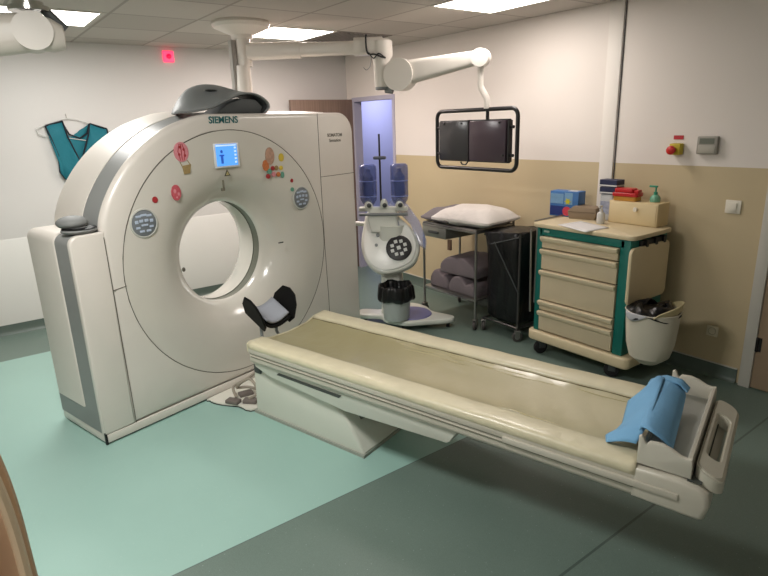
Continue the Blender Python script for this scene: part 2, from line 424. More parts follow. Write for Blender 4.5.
# outline (u,z) of the arch body
arch = [(.19, 1.30), (.197, 1.36), (.232, 1.45), (.285, 1.54), (.345, 1.62), (.42, 1.70), (.51, 1.775), (.61, 1.84), (.72, 1.895), (.84, 1.935), (.93, 1.957), (1.02, 1.967)]
arch = [tuple(p) for p in smoothpts([(a, b_, 0) for a, b_ in arch], 3)]
arch = [(p[0], p[1]) for p in arch]
out = [(.19, z) for z in (.07, .3, .5, .7, .85, 1.0, 1.15)]+arch
out += [(u, 1.968) for u in (1.2, 1.4, 1.6, 1.8, 2.0, 2.15, 2.27)]
for i in range(1, 9):
    a = pi/2-pi/2*i/8; out.append((2.29+.16*cos(a), 1.808+.16*sin(a)))
out += [(2.45, z) for z in (1.6, 1.4, 1.2, 1.0, .8, .6, .4, .2, .07)]
out += [(u, .07) for u in (2.25, 2.0, 1.8, 1.6, 1.4, 1.2, 1.0, .8, .6, .4)]
def circ(r, y, pts=out):
    res = []
    for (u, z) in pts:
        a = math.atan2(z-C0.z, u-C0.x); res.append((C0.x+r*cos(a), y, C0.z+r*sin(a)))
    return res
def inset(d, y):
    res = []; n = len(out)
    for i, (u, z) in enumerate(out):
        a = Vector(out[i-1]); c_ = Vector(out[(i+1) % n]); tdir = (c_-a).normalized(); nrm = Vector((tdir.y, -tdir.x))
        p = Vector((u, z))+nrm*d; res.append((p.x, y, p.y))
    return res
NR = 96
def ringc(r, y): return [(C0.x+r*cos(2*pi*k/NR), y, C0.z+r*sin(2*pi*k/NR)) for k in range(NR)]
obj('front_shell', MB().loft([circ(RR+.003, .012), circ(RR+.005, .0), inset(.035, 0), inset(.016, .006), inset(.004, .02), inset(0, .035), inset(0, .05), inset(.008, .053)]), WHITE, gan)
obj('grey_band', MB().loft([inset(.010, .048), inset(.003, .053), inset(-.008, .225), inset(.012, .228)]), GREY, gan)
obj('rear_shell', MB().loft([inset(.012, .222), inset(-.012, .227), inset(-.03, .52), inset(-.02, .575), inset(.03, .60), circ(.62, .60), circ(.5, .60)]), WHITE2, gan)
obj('ring_cover', MB().loft([ringc(RR, .012), ringc(RR-.002, .0), ringc(.74, -.002), ringc(.66, .004), ringc(.58, .018), ringc(.51, .045), ringc(.455, .085), ringc(.41, .13), ringc(.378, .175), ringc(RB, .215), ringc(RB, .235)]), RINGM, gan, sharp=60)
obj('scan_window', MB().loft([ringc(RB, .235), ringc(RB+.006, .237), ringc(RB+.006, .308), ringc(RB, .31)]), mat('scan_window_grey', (112, 114, 102), .25, coat=.2), gan)
obj('rear_funnel', MB().loft([ringc(RB, .31), ringc(RB+.002, .40), ringc(RB+.01, .47), ringc(RB+.035, .53), ringc(RB+.08, .575), ringc(RB+.15, .60)]), RINGM, gan, sharp=60)
# panel seams
obj('ring_seam', MB().tube([Vector(p) for p in ringc(RR+.001, .0005)], .0024, 6, closed=True), SEAM, gan)
for path in ([(.205, -.0005, .072), (.2, -.0005, .6), (.196, -.0005, 1.28)], [(2.024, -.0005, 1.962), (2.021, -.0005, 1.46), (2.02, -.0005, .9), (2.03, -.0005, .45), (2.03, -.0005, .09)], [(2.024, -.0005, 1.466), (2.44, -.0005, 1.468)], [(.2, -.0005, .955), (.285, -.0005, .965)]):
    obj('panel_seam', MB().tube(path, .0024, 6), SEAM, gan)
# left tower: white front, grey stripe, white side, grey foot band
TH = 1.312
tp = [(0, .07)]+[(0, z) for z in (.5, 1.0)]+[(.055*(1-cos(radians(a))), TH-.055+.055*sin(radians(a))) for a in range(0, 91, 15)]+[(.2, TH), (.2, .07)]
obj('tower_front', MB().prism(tp, 'y', -.001, .045, .012, 3), WHITE, gan)
tin = [(u+.004 if u < .1 else u, z if z < 1.25 else z-.004) for u, z in tp]
obj('tower_stripe', MB().prism(tin, 'y', .045, .21), GREY, gan)
obj('tower_side', MB().prism([(u, max(z, .20)) for u, z in tp], 'y', .21, .60, .02, 3), WHITE2, gan)
obj('tower_foot_band', MB().box((.004, .205, .07), (.2, .595, .205)), GREY, gan)
obj('plinth', MB().box((.006, .012, .012), (.19, .595, .068), .004).box((.015, .0, .012), (2.44, .03, .068), .005).box((.19, .03, .012), (2.44, .59, .068)), WHITE, gan)
obj('plinth_gap', MB().box((.0, .001, .004), (.014, .011, .085)).box((.02, .02, 0), (2.42, .53, .012)), BLACK, gan)
# vent slits on the rear shell
vt = MB()
for a in [132+2.2*k for k in range(9)]:
    ang = radians(a); u = 1.0+.0; 
sl_pts = [(.37, 1.655), (.42, 1.70), (.51, 1.775), (.61, 1.84)]
for k in range(14):
    tt = k/13*2.999; i = int(tt); q = tt-i
    u = sl_pts[i][0]*(1-q)+sl_pts[i+1][0]*q; z = sl_pts[i][1]*(1-q)+sl_pts[i+1][1]*q
    vt.tube([(u-.002, .36, z+.003), (u-.002, .44, z+.003)], .003, 5)
obj('vent_slot', vt, mat('vent_slot_grey', (176, 172, 160), .6), gan)
# control pads
mPad = mat('pad_grey', (112, 118, 122), .35)
mBtn = mat('pad_button', (176, 188, 206), .4)
for cu, cz in ((.455, 1.325), (1.79, 1.325)):
    pd = obj('control_pad', MB().lathe([(0, -.007), (.074, -.007), (.08, -.004), (.082, .002)], (cu, 0, cz), 'y', 40), mPad, gan)
    obj('pad_rim', MB().lathe([(.080, -.001), (.083, -.008), (.091, -.006), (.094, .001)], (cu, 0, cz), 'y', 40), mat('pad_rim_white', (186, 186, 178), .3), pd)
    bt = MB()
    for dx, dz, w_, h_ in ((-.035, .045, .018, .007), (0, .05, .02, .007), (.035, .045, .018, .007), (-.05, .012, .011, .01), (-.02, .016, .013, .009), (.015, .016, .013, .009), (.048, .012, .011, .01), (-.045, -.024, .014, .007), (0, -.012, .022, .006), (.043, -.024, .014, .007), (-.022, -.048, .016, .007), (.022, -.048, .016, .007)):
        bt.box((cu+dx-w_, -.0105, cz+dz-h_), (cu+dx+w_, -.006, cz+dz+h_), .002, 1)
    obj('pad_buttons', bt, mBtn, pd)
# small display
sc_ = obj('display_frame', MB().box((1.018, -.008, 1.612), (1.224, .004, 1.775), .004), mat('display_frame_w', (225, 228, 232), .3), gan)
obj('display_screen', MB().box((1.03, -.0095, 1.624), (1.205, -.006, 1.768)), mat('screen_blue', (70, 140, 220), .2, emit=(92, 160, 235), estr=.75), sc_)
ic = MB()
ic.box((1.065, -.0105, 1.64), (1.085, -.009, 1.70)).ball((1.075, -.0098, 1.72), .011, (1, .1, 1), 12).box((1.055, -.0105, 1.69), (1.095, -.009, 1.70))
obj('screen_figure', ic, mat('screen_icon', (30, 80, 170), .3, emit=(40, 90, 190), estr=.5), sc_)
ic = MB()
for k in range(5): ic.box((1.18, -.0105, 1.64+k*.024), (1.196, -.009, 1.652+k*.024))
ic.box((1.032, -.0105, 1.755), (1.2, -.009, 1.764))
obj('screen_icons', ic, mat('screen_light', (190, 215, 245), .3, emit=(190, 215, 245), estr=.6), sc_)
# radiation warning triangle, laser mark
tri = MB(); tri.prism([(1.085, 1.555), (1.135, 1.555), (1.11, 1.598)], 'y', -.0035, .001)
wt = obj('warning_triangle', tri, mat('triangle_dark', (70, 66, 50), .6), gan)
obj('warning_triangle_field', MB().prism([(1.095, 1.561), (1.125, 1.561), (1.11, 1.587)], 'y', -.0045, -.003), mat('triangle_yellow', (170, 160, 110), .6), wt)
obj('laser_window', MB().box((1.07, -.0, 1.475), (1.078, .012, 1.53)).box((1.06, .008, 1.455), (1.085, .022, 1.475)), mat('laser_dark', (110, 106, 92), .4), gan)
obj('side_mark', MB().box((1.52, -.004, 1.005), (1.565, .006, 1.012)), BLACK, gan)
obj('hot_spot', MB().ball((.80, .19, .93), .012, (1, 1, 1.4), 12), mat('laser_dark', (110, 106, 92)), gan)
# lettering
mLet = mat('letter_teal', (14, 96, 98), .4)
text('maker_lettering', 'SIEMENS', .062, mLet, gan, (1.125, -.0012, 1.925), (pi/2, 0, 0), bold=.0014, sx=1.03)
mLg = mat('letter_grey', (110, 108, 98), .5)
text('model_lettering', 'SOMATOM', .036, mLg, gan, (2.215, -.001, 1.79), (pi/2, 0, 0), bold=.0008)
text('model_lettering', 'Sensation', .036, mLg, gan, (2.215, -.001, 1.748), (pi/2, 0, 0), bold=.0004)
# children's stickers (flat, on the ring)
mPk = mat('sticker_pink', (206, 132, 140), .5, noise=.12, nscale=60); mRd = mat('sticker_red', (158, 42, 46), .5); mBr = mat('sticker_brown', (150, 128, 84), .5, noise=.15, nscale=80)
mYe = mat('sticker_yellow', (206, 180, 60), .5); mGr = mat('sticker_green', (96, 150, 130), .5); mOr = mat('sticker_orange', (190, 110, 60), .5, noise=.2, nscale=80)
def disc(cu, cz, rx, rz, y0=-.006, y1=.002, n=24, wob=0):
    return MB().prism([(cu+rx*cos(2*pi*k/n)*(1+wob*sin(3*k)), cz+rz*sin(2*pi*k/n)) for k in range(n)], 'y', y0, y1)
s1 = obj('balloon_sticker', disc(.772, 1.735, .052, .062), mPk, gan, label='pink hot air balloon sticker')
mm = MB()
for dx in (-.025, 0, .025): mm.tube([(.772+dx*.4, -.0066, 1.785), (.772+dx, -.0066, 1.74), (.772+dx*.5, -.0066, 1.683)], .0022, 5)
for (a, c_) in ((.755, 1.72), (.79, 1.75), (.765, 1.765), (.795, 1.712)): mm.ball((a, -.0066, c_), .009, (1, .1, 1), 10)
obj('balloon_stripes', mm, mRd, s1)
obj('balloon_basket', MB().prism([(.765, 1.648), (.83, 1.655), (.818, 1.598), (.776, 1.595)], 'y', -.006, .001).tube([(.765, -.006, 1.645), (.752, -.006, 1.675)], .003, 5).tube([(.828, -.006, 1.65), (.808, -.006, 1.68)], .003, 5), mBr, s1)
s2 = obj('oval_sticker', disc(.700, 1.485, .033, .05, wob=.04), mat('sticker_rose', (186, 82, 92), .5, noise=.2, nscale=70), gan, label='small pink oval sticker')
obj('sticker_spots', MB().ball((.69, -.0066, 1.495), .011, (1, .1, 1.3), 10).ball((.715, -.0066, 1.475), .009, (1, .1, 1.3), 10).ball((.70, -.0066, 1.455), .007, (1, .1, 1), 10), mPk, s2)
obj('dot_sticker', disc(.548, 1.458, .018, .02), mRd, gan, label='small dark red round sticker')
s3 = obj('animal_sticker', disc(1.50, 1.665, .042, .062), mat('sticker_tan', (176, 140, 118), .5, noise=.25, nscale=50), gan, label='colourful balloon and animals sticker')
obj('sticker_sun', disc(1.61, 1.648, .024, .03, wob=.12), mYe, s3)
cl = [mOr, mGr, mRd, mBr, mYe, mPk]
for k, (a, c_, w_, h_) in enumerate(((1.455, 1.60, .028, .04), (1.485, 1.555, .02, .02), (1.52, 1.575, .017, .017), (1.555, 1.575, .017, .018), (1.60, 1.572, .017, .017), (1.525, 1.53, .018, .018), (1.57, 1.527, .018, .018), (1.61, 1.52, .016, .024), (1.47, 1.52, .018, .018))):
    obj('sticker_animal', disc(a, c_, w_, h_, n=14, wob=.1), cl[k % 6], s3)
obj('dot_sticker', disc(1.70, 1.468, .013, .015), mRd, gan, label='tiny dark red round sticker')
obj('dot_sticker', disc(1.70, 1.40, .015, .016), mGr, gan, label='tiny green round sticker')

# grey cradle lying on the gantry top
t = thing('head_cradle', 'grey curved plastic patient cradle lying on top of the scanner gantry', 'cradle', GO, GR, org=(1.2, .25, 1.968))
pA = smoothpts([(.80, 0, 1.974), (.94, 0, 1.985), (1.08, 0, 2.01), (1.21, 0, 2.06), (1.33, 0, 2.098), (1.45, 0, 2.10), (1.545, 0, 2.06), (1.575, 0, 2.015), (1.53, 0, 1.974)], 5)
pB = smoothpts([(.93, 0, 1.974), (.99, 0, 2.06), (1.07, 0, 2.13), (1.18, 0, 2.165), (1.30, 0, 2.165), (1.42, 0, 2.13), (1.52, 0, 2.09), (1.58, 0, 2.03), (1.56, 0, 1.974)], 5)
def cra(i, j):
    k = int(round(j*(len(pA)-1))); q = i*i*(3-2*i)
    p = pA[k]*(1-q)+pB[k]*q; return (p.x, .04+.26*i, p.z)
obj('cradle_shell', MB().grid(cra, 10, len(pA)-1), MIDG, t, solid=.012, sharp=60)
def cra2(i, j):
    k = int(round(j*(len(pA)-1))); p = Vector(cra(i*.9+.04, j)); c_ = Vector((1.3, p.y, 1.972))
    return c_+(p-c_)*.93
obj('cradle_liner', MB().grid(cra2, 6, len(pA)-1), mat('liner_dark', (38, 42, 42), .7), t, solid=.006, sharp=60)
obj('cradle_vent', MB().ball((1.17, .17, 2.128), .05, (1, .5, .09), 16), DARKG, t)
obj('cradle_foot', MB().prism([(1.12, 1.9695), (1.24, 2.04), (1.36, 2.072), (1.48, 2.062), (1.535, 2.015), (1.515, 1.9695)], 'y', .07, .24, .01, 2), mat('cradle_body_grey', (64, 68, 68), .6), t)  # solid dark grey body filling the right lobe of the cradle
# grey clam-shaped pad on the tower
t = thing('arm_rest_pad', 'small grey clam-shaped plastic pad on the left tower of the scanner', 'pad', GO, GR, org=(.11, .12, TH))
obj('lower_shell', MB().ball((.11, .10, TH+.018), .05, (2.0, 1.9, .5), 24), mat('pad_matte_grey', (116, 118, 116), .6), t)
obj('upper_shell', MB().ball((.09, .13, TH+.062), .05, (1.7, 1.9, .8), 24, M=None), mat('pad_matte_grey', (116, 118, 116), .6), t)
obj('shell_gap', MB().ball((.11, .10, TH+.030), .05, (1.9, 1.9, .18), 20), BLACK, t)

# ------------------------------------------------------------------ patient table (n = distance out of the gantry face -> local y = -n)
SHEAR |= {'patient_table', 'accessory_tray', 'blue_sheet'}
tb = thing('patient_table', 'long white patient table with cream padded top in front of scanner', 'patient table', GO, GR, org=(1.155, -.9, 0))
mPed = mat('pedestal_white', (208, 210, 198), .4, noise=.015)
mRail = mat('table_rail_white', (196, 191, 176), .35, noise=.03, coat=.3)
mMat = mat('mattress_cream', (212, 204, 174), .4, noise=.06, nscale=9, coat=.25, bump=.7, bscale=11)
mTro = mat('mattress_khaki', (150, 140, 98), .3, noise=.06, nscale=4, coat=.4, bump=.45, bscale=8)
U0, U1 = .755, 1.515
ped = [(-.43, .0), (-.44, .30), (-.47, .33), (-1.0, .31), (-1.18, .262), (-1.245, .235), (-1.275, .20), (-1.395, .03), (-1.39, .0)]
obj('pedestal', MB().prism(ped, 'x', .83, 1.44, .018, 3), mPed, tb)
obj('pedestal_skirt', MB().prism([(-.42, .0), (-.42, .02), (-1.40, .02), (-1.40, .0)], 'x', .82, 1.45), mat('skirt_grey', (150, 154, 144), .6), tb)
obj('housing', MB().prism([(-.50, .402), (-.52, .372), (-.66, .335), (-1.30, .288), (-1.98, .322), (-2.0, .335), (-2.045, .405)], 'x', .785, 1.485, .01, 2), mPed, tb)
obj('housing_slot', MB().prism([(-.73, .372), (-.75, .388), (-1.28, .385), (-1.26, .366)], 'x', .781, .79), mat('slot_dark', (66, 70, 66), .6), tb)
obj('lift_arm', MB().prism([(-1.15, .24), (-1.25, .30), (-1.42, .30), (-1.36, .21), (-1.24, .14)], 'x', .93, 1.36), mat('lift_dark', (84, 86, 80), .6), tb)
# carrier rail with rounded long edges
rail = rrect(U0+.005, .405, U1-.005, .484, .028)
obj('tabletop_rail', MB().prism(rail, 'y', -.50, -2.90, .006, 1), mRail, tb)
obj('rail_groove', MB().box((U0+.0015, -2.88, .452), (U0+.01, -.52, .458)).box((U0+.0015, -3.02, .475), (U0+.01, -.52, .479)), mat('groove_grey', (128, 126, 112), .6), tb)
for a_, b2_ in ((U0-.001, U0+.02), (U1-.02, U1+.001)):
    obj('rail_lip', MB().box((a_, -2.87, .478), (b2_, -.50, .514), .005), mRail, tb)
# mattress: cream raised sides and khaki trough
def mrow(n):
    w_ = .0012*sin(n*9)+.001*sin(n*23)
    e = .0025*sin(n*14+1)
    prof = [(U0+.006, .505), (U0-.001, .513), (U0-.001, .537), (U0+.006, .547+w_), (U0+.022, .552+w_), (U0+.115, .550), (U0+.130+e, .545), (U0+.142+e, .532)]
    return prof
def mright(n): return [(U0+U1-a, b_) for a, b_ in mrow(n+.37)][::-1]
ns = [.505+.03*k for k in range(80)]; ns = [n for n in ns if n < 2.87]+[2.87]
for side in (mrow, mright):
    mb = MB(); mb.loft([[(a, -n, b_) for a, b_ in side(n)] for n in ns], closed=False)
    obj('mattress_side', mb, mMat, tb, solid=.006, sharp=60)
def trough(n):
    e = 0; L = mrow(n)[-1]; R = mright(n)[0]; out_ = []
    for k in range(13):
        s = k/12; u = L[0]*(1-s)+R[0]*s; out_.append((u, -n, .532-.026*sin(pi*s)**.7 + .0015*sin(n*31+s*9)))
    return out_
for sd_ in (0, 1):
    pth = [((mrow(n)[-1][0]+.004) if sd_ == 0 else (mright(n)[0][0]-.004), -n, .5315) for n in ns]
    obj('mattress_seam', MB().tube(pth, .0028, 5), mat('seam_khaki', (112, 102, 72), .7), tb)
nt_, b_ = nodes(mTro); P, pv = pos(nt_)
# trough grows paler toward the foot end (wrapped in clear film)
fr = math_n(nt_, 'MULTIPLY', math_n(nt_, 'SUBTRACT', P[0], 3.5), .6)
fn = nt_.nodes.new('ShaderNodeClamp'); nt_.links.new(fr, fn.inputs[0])
nt_.links.new(mix_n(nt_, fn.outputs[0], lin((156, 148, 110)), lin((192, 184, 152))), b_.inputs['Base Color'])
obj('mattress_trough', MB().loft([trough(n) for n in ns], closed=False), mTro, tb, sharp=60)
em = MB()
em.prism([(U0, .486), (U0, .54), (U0+.03, .551), (U0+.115, .545), (U0+.2, .520), (1.135, .507), (U1-.2, .520), (U1-.115, .545), (U1-.03, .551), (U1, .54), (U1, .486)], 'y', -.492, -.507)
obj('mattress_end', em, mMat, tb)
# clear protective film lying over the trough: crease ridges
random.seed(9)
for k in range(16):
    n0_ = random.uniform(1.2, 2.5); u_ = random.choice([U0+.14, U0+.17, U1-.14, U1-.17, U1-.2])+random.uniform(-.02, .02); L_ = random.uniform(.2, .6)
    pts = []
    for q in range(9):
        n = min(n0_+L_*q/8, 2.84); s = (u_-U0-.13)/(U1-U0-.26); s = min(max(s, 0.001), .999)
        pts.append((u_+.008*sin(q*.9+k), -n, .534-.026*sin(pi*s)**.7))
    obj('film_crease', MB().tube(pts, [.0005]+[.0022]*7+[.0005], 5), mat('film_clear', (196, 186, 150), .2, coat=.5), tb)
# small marking text on the rim and tiny print
random.seed(3)
for k in range(9):
    n_ = 2.70+.017*k+(.02 if k > 4 else 0)
    obj('print_mark', MB().box((U0-.0035, -n_-.010, .517+random.uniform(0, .006)), (U0-.0005, -n_, .524+random.uniform(0, .007))), mat('print_dark', (70, 66, 56), .7), tb)
# end block under the tray
eb = rrect(-3.135, .405, -2.86, .548, .03)
obj('end_block', MB().prism([(-2.86, .41), (-2.86, .545), (-3.02, .552), (-3.09, .545), (-3.125, .52), (-3.135, .47), (-3.12, .412), (-3.10, .402)], 'x', U0-.004, U1+.004, .02, 3), mRail, tb)
obj('end_block_ledge', MB().box((U0-.012, -3.03, .462), (U0+.01, -2.3, .492), .006), mRail, tb)
obj('end_gap', MB().box((U0+.01, -3.1, .5515), (U1-.01, -3.05, .556)), mat('slot_dark', (66, 70, 66)), tb)
# loop handle at the foot end
hd = MB()
outer = rrect(.78, -3.166, 1.44, -3.070, .045, 8); inner = rrect(.91, -3.138, 1.29, -3.095, .02, 8)
def ring3(pl, z): return [(a, c_, z+.45*(c_+3.10)) for a, c_ in pl]
hd.loft([ring3(outer, .535), ring3(outer, .602), ring3(inner, .602), ring3(inner, .535), ring3(outer, .535)])
bmesh.ops.remove_doubles(hd.bm, verts=hd.bm.verts, dist=1e-5)
bmesh.ops.bevel(hd.bm, geom=[e for e in hd.bm.edges if e.calc_face_angle(0) > 1.0], offset=.009, segments=3, affect='EDGES')
obj('push_handle', hd, mat('handle_white', (196, 192, 176), .35, coat=.3), tb)

# accessory tray across the foot end
tr = thing('accessory_tray', 'white open plastic tray with wavy side walls on table foot end', 'tray', GO, GR, org=(1.14, -2.95, .553))
mTray = mat('tray_white', (200, 196, 182), .35, coat=.3, noise=.015)
NA, NB = -2.868, -3.062
side_poly = [(NB, .556), (NB, .615), (NB+.004, .637), (NB+.02, .634), (-3.02, .637), (-2.985, .655), (-2.95, .665), (-2.91, .662), (-2.898, .648), (-2.892, .654), (-2.887, .672), (-2.878, .680), (NA, .672), (NA, .556)]
for a, c_ in ((U0+.015, U0+.038), (U1-.038, U1-.015)):
    obj('side_wall', MB().prism(side_poly, 'x', a, c_, .006, 2), mTray, tr)
obj('tray_floor', MB().box((U0+.02, NB, .556), (U1-.02, NA, .572), .004), mat('tray_inner', (168, 170, 164), .35), tr)
obj('long_wall', MB().prism([(NB, .556), (NB+.0, .615), (NB+.005, .635), (NB+.015, .637), (NB+.022, .62), (NB+.03, .572), (NB+.03, .556)], 'x', U0+.03, U1-.03, .002, 1), mTray, tr)
obj('low_wall', MB().box((U0+.03, NA-.014, .556), (U1-.03, NA, .60), .005), mTray, tr)

# blue disposable sheet draped over the tray
def interp(L, t_):
    t_ = t_*(len(L)-1); i = min(int(t_), len(L)-2); q = t_-i; return Vector(L[i])*(1-q)+Vector(L[i+1])*q
mBlue = mat('sheet_blue', (112, 164, 202), .8, noise=.05, bump=.25, bscale=35)
t = thing('blue_sheet', 'folded light blue disposable sheet draped over the white tray', 'sheet', GO, GR, org=(1.1, -2.93, .61))
rowT = smoothpts([(-2.80, 1.30, .650), (-2.825, 1.31, .686), (-2.87, 1.32, .695), (-2.915, 1.32, .684), (-2.95, 1.315, .650), (-2.952, 1.31, .61)], 4)
rowB = smoothpts([(-2.855, .85, .655), (-2.868, .83, .684), (-2.90, .81, .690), (-2.945, .815, .665), (-2.975, .83, .630), (-2.978, .84, .59)], 4)
def sh(i, j):
    a = rowT[int(round(j*(len(rowT)-1)))]; b2 = rowB[int(round(j*(len(rowB)-1)))]
    p = a*(1-i)+b2*i; return (p.y, p.x, p.z+.003*sin(i*9+j*3)-.006*sin(pi*i))
obj('top_fold', MB().grid(sh, 16, len(rowT)-1), mBlue, t, solid=.005, sharp=70)
inn = [(1.31, -2.86, .702), (1.15, -2.865, .696), (.98, -2.875, .69), (.89, -2.875, .67), (.83, -2.85, .60)]
ott = [(1.28, -2.80, .665), (1.19, -2.735, .600), (1.06, -2.745, .552), (.97, -2.735, .556), (.90, -2.715, .560), (.85, -2.73, .562)]
def sh2(i, j):
    a = interp(inn, i); b2 = interp(ott, i); p = a*(1-j)+b2*j; p.z += .022*sin(pi*j)*(1-.6*i)+.003*sin(i*14+j*4)
    return tuple(p)
obj('hanging_flap', MB().grid(sh2, 20, 10), mBlue, t, solid=.004, sharp=70)
def sh3(i, j):
    a = interp([(1.34, -2.80, .66), (1.345, -2.86, .695), (1.345, -2.93, .69), (1.34, -2.965, .66)], i); return (a.x-.05*j, a.y+.004*j, a.z+.008-.004*j)
obj('rolled_edge', MB().grid(sh3, 14, 4), mBlue, t, solid=.006, sharp=70)

# head holder at the gantry end of the table
t = thing('head_holder', 'black head holder with grey pad at scanner end of patient table', 'head holder', GO, GR, org=(1.07, -.36, .56))
mHH = mat('holder_black', (8, 8, 8), .6, spec=.2)
def hh(prof, n0_, n1_, z0_, z1_, sc0=1, sc1=1):
    A = [(1.07+(u)*sc0, -n0_, z0_+z) for u, z in prof]; B = [(1.07+(u)*sc1, -n1_, z1_+z) for u, z in prof]
    C_ = [((a[0]+b2[0])/2, (a[1]+b2[1])/2, (a[2]+b2[2])/2) for a, b2 in zip(A, B)]
    return [A, C_, B]
vprof = [(-.15, .19), (-.145, .14), (-.12, .08), (-.08, .035), (-.03, .012), (.03, .012), (.08, .035), (.12, .08), (.145, .14), (.15, .19)]
left_w = MB(); 
MH = Matrix.Translation((1.035, -.39, .635)) @ Matrix.Rotation(radians(27), 4, 'X') @ Matrix.Scale(1.08, 4) @ Matrix.Translation((-1.075, .36, -.61))
def hh_(m_): bmesh.ops.transform(m_.bm, matrix=MH, verts=m_.bm.verts); return m_
def wing(sg):
    m_ = MB(); prof = [(-.46, .055), (-.475, .10), (-.44, .175), (-.39, .222), (-.33, .235), (-.275, .215), (-.25, .14), (-.27, .06)]
    m_.prism([(a, .535+b2) for a, b2 in prof], 'x', -.007, .007, .003, 1)
    M_ = Matrix.Translation((1.075+sg*.105, 0, .60)) @ Matrix.Rotation(radians(20*sg), 4, 'Y') @ Matrix.Translation((0, 0, -.60))
    bmesh.ops.transform(m_.bm, matrix=M_, verts=m_.bm.verts); return hh_(m_)
for sg in (-1, 1): obj('side_wing', wing(sg), mHH, t)
def padf(i, j):
    a = (j-.5)*2; return (1.075+a*.105, -.27-.19*i, .605+.05*a*a)
obj('cradle_base', hh_(MB().grid(lambda i, j: (lambda p: (p[0], p[1], p[2]-.014))(padf(i, j)), 6, 12)), mHH, t, solid=.014, sharp=60)
obj('neck_pad', hh_(MB().grid(lambda i, j: (lambda p: (1.075+(p[0]-1.075)*.88, p[1]+.02*i, p[2]+.006))(padf(i, j)), 6, 12)), mat('pad_light_grey', (150, 154, 162), .6), t, solid=.012, sharp=60)
for a_ in (.97, 1.10):
    obj('prong', MB().tube([(a_, -.52, .47), (a_, -.41, .47), (a_, -.385, .50), (a_, -.38, .60)], .011, 10), MIDG, t)

# white foot plate with connectors under the table end
t = thing('floor_plate', 'white floor plate with grey pads between scanner and table pedestal', 'floor plate', GO, GR, org=(1.05, -.2, 0))
fp = smoothpts([(.735, -.03, 0), (.745, -.14, 0), (.80, -.27, 0), (.86, -.42, 0), (1.45, -.42, 0), (1.52, -.2, 0), (1.5, -.005, 0), (.8, -.005, 0)], 4, closed=True)
obj('plate', MB().prism([(p.x, min(p.y, -.004)) for p in fp], 'z', .001, .018), mat('plate_white', (222, 220, 208), .4), t)
obj('plate_edge', MB().tube([(p.x, min(p.y, -.006), .004) for p in fp], .004, 6, closed=True), RUBBER, t)
mFp = mat('foot_pad_grey', (112, 104, 98), .7)
for a, c_, rz in ((.80, -.215, .3), (.875, -.31, .5), (.93, -.19, 1.2)):
    Mr = Matrix.Translation((a, c_, 0)) @ Matrix.Rotation(rz, 4, 'Z')
    obj('rubber_pad', MB().box((-.03, -.05, .018), (.03, .05, .045), .006, M=Mr), mFp, t)
solo_c = MB().tube(smoothpts([(.84, -.2, .04), (.86, -.15, .10), (.93, -.2, .14), (.98, -.27, .20), (.95, -.40, .30), (1.0, -.47, .34)], 6), .010, 8)
cb_ = thing('scanner_cable', 'grey looped cable between scanner foot and table underside', 'cable', GO, GR, org=(.9, -.25, .03))
obj('cable_loop', solo_c, mat('cable_grey', (150, 142, 128), .5), cb_)
obj('cable_loop', MB().tube(smoothpts([(.87, -.3, .045), (.93, -.33, .08), (.93, -.25, .16), (.88, -.16, .09), (.95, -.22, .08), (1.0, -.38, .06)], 6), .010, 8), MATS['cable_grey'], cb_)
obj('connector', MB().box((.82, -.52, .305), (.92, -.455, .365), .006).box((.835, -.50, .365), (.875, -.47, .372)), DARKG, cb_)

# ------------------------------------------------------------------ ceiling arm with shield monitor
t = thing('suspension_boom', 'white ceiling-mounted jointed arm over the scanner carrying the dark monitor', 'ceiling arm', (1.68, -2.11, H))
def A(p): return Vector(p)-Vector((1.68, -2.11, H))
Mt = Vector((1.68, -2.11, 0)); HB = Vector((2.41, -1.23, 0)); E2 = Vector((3.13, -.82, 0))
obj('ceiling_rose', MB().lathe([(.23, 0), (.235, -.02), (.22, -.045), (.15, -.075), (.09, -.10), (.085, -.13), (0, -.13)], A((1.68, -2.11, H)), 'z', 40), ARMW, t)
obj('column', MB().cyl(A((1.68, -2.11, 2.60)), A((1.68, -2.11, 2.36)), .065, seg=28), ARMW, t)
d = (HB-Mt).normalized(); sd = Vector((-d.y, d.x, 0))
def beam(p, q, w_, z0, z1, z2, z3, bev=.02):
    p = Vector(p); q = Vector(q); dd = (q-p).normalized(); s_ = Vector((-dd.y, dd.x, 0)); m_ = MB()
    def ringat(pt, za, zb):
        return [A((*(pt+s_*a).xy, z)) for a, z in [(x_, z_) for x_, z_ in rrect(-w_, za, w_, zb, min(w_, (zb-za)/2)*.6, 4)]]
    m_.loft([ringat(p, z0, z1), ringat(q, z2, z3)], cap=(True, True)); return m_
mid = Mt+(HB-Mt)*.42
obj('inner_beam', beam(Mt+d*.04, mid, .06, 2.408, 2.538, 2.408, 2.533), ARMW, t)
obj('outer_beam', beam(mid, HB-d*.2, .05, 2.418, 2.523, 2.418, 2.523), ARMW, t)
obj('hub_housing', beam(HB-d*.22, HB+d*.01, .075, 2.408, 2.543, 2.408, 2.543), ARMW, t)
obj('hub', MB().lathe([(0, 2.525-H), (.07, 2.525-H), (.09, 2.51-H), (.09, 2.40-H), (.07, 2.37-H), (.066, 2.17-H), (.05, 2.14-H), (0, 2.14-H)], A((HB.x, HB.y, H)), 'z', 32), ARMW, t)
e = (E2-HB).normalized(); se = Vector((-e.y, e.x, 0))
K = HB+e*.165
obj('spring_arm', MB().loft([[A((*(K+e*.0+se*(a)).xy, 2.25+z)) for a, z in rrect(-.055, -.10, .055, .10, .04, 5)],
                            [A((*(E2-e*.0+se*(a)).xy, 2.335+z)) for a, z in rrect(-.04, -.052, .04, .05, .03, 5)]], cap=(True, True)), ARMW, t)
kb = MB().cyl(A((*(K-se*.07).xy, 2.245)), A((*(K+se*.07).xy, 2.245)), .125, seg=40)
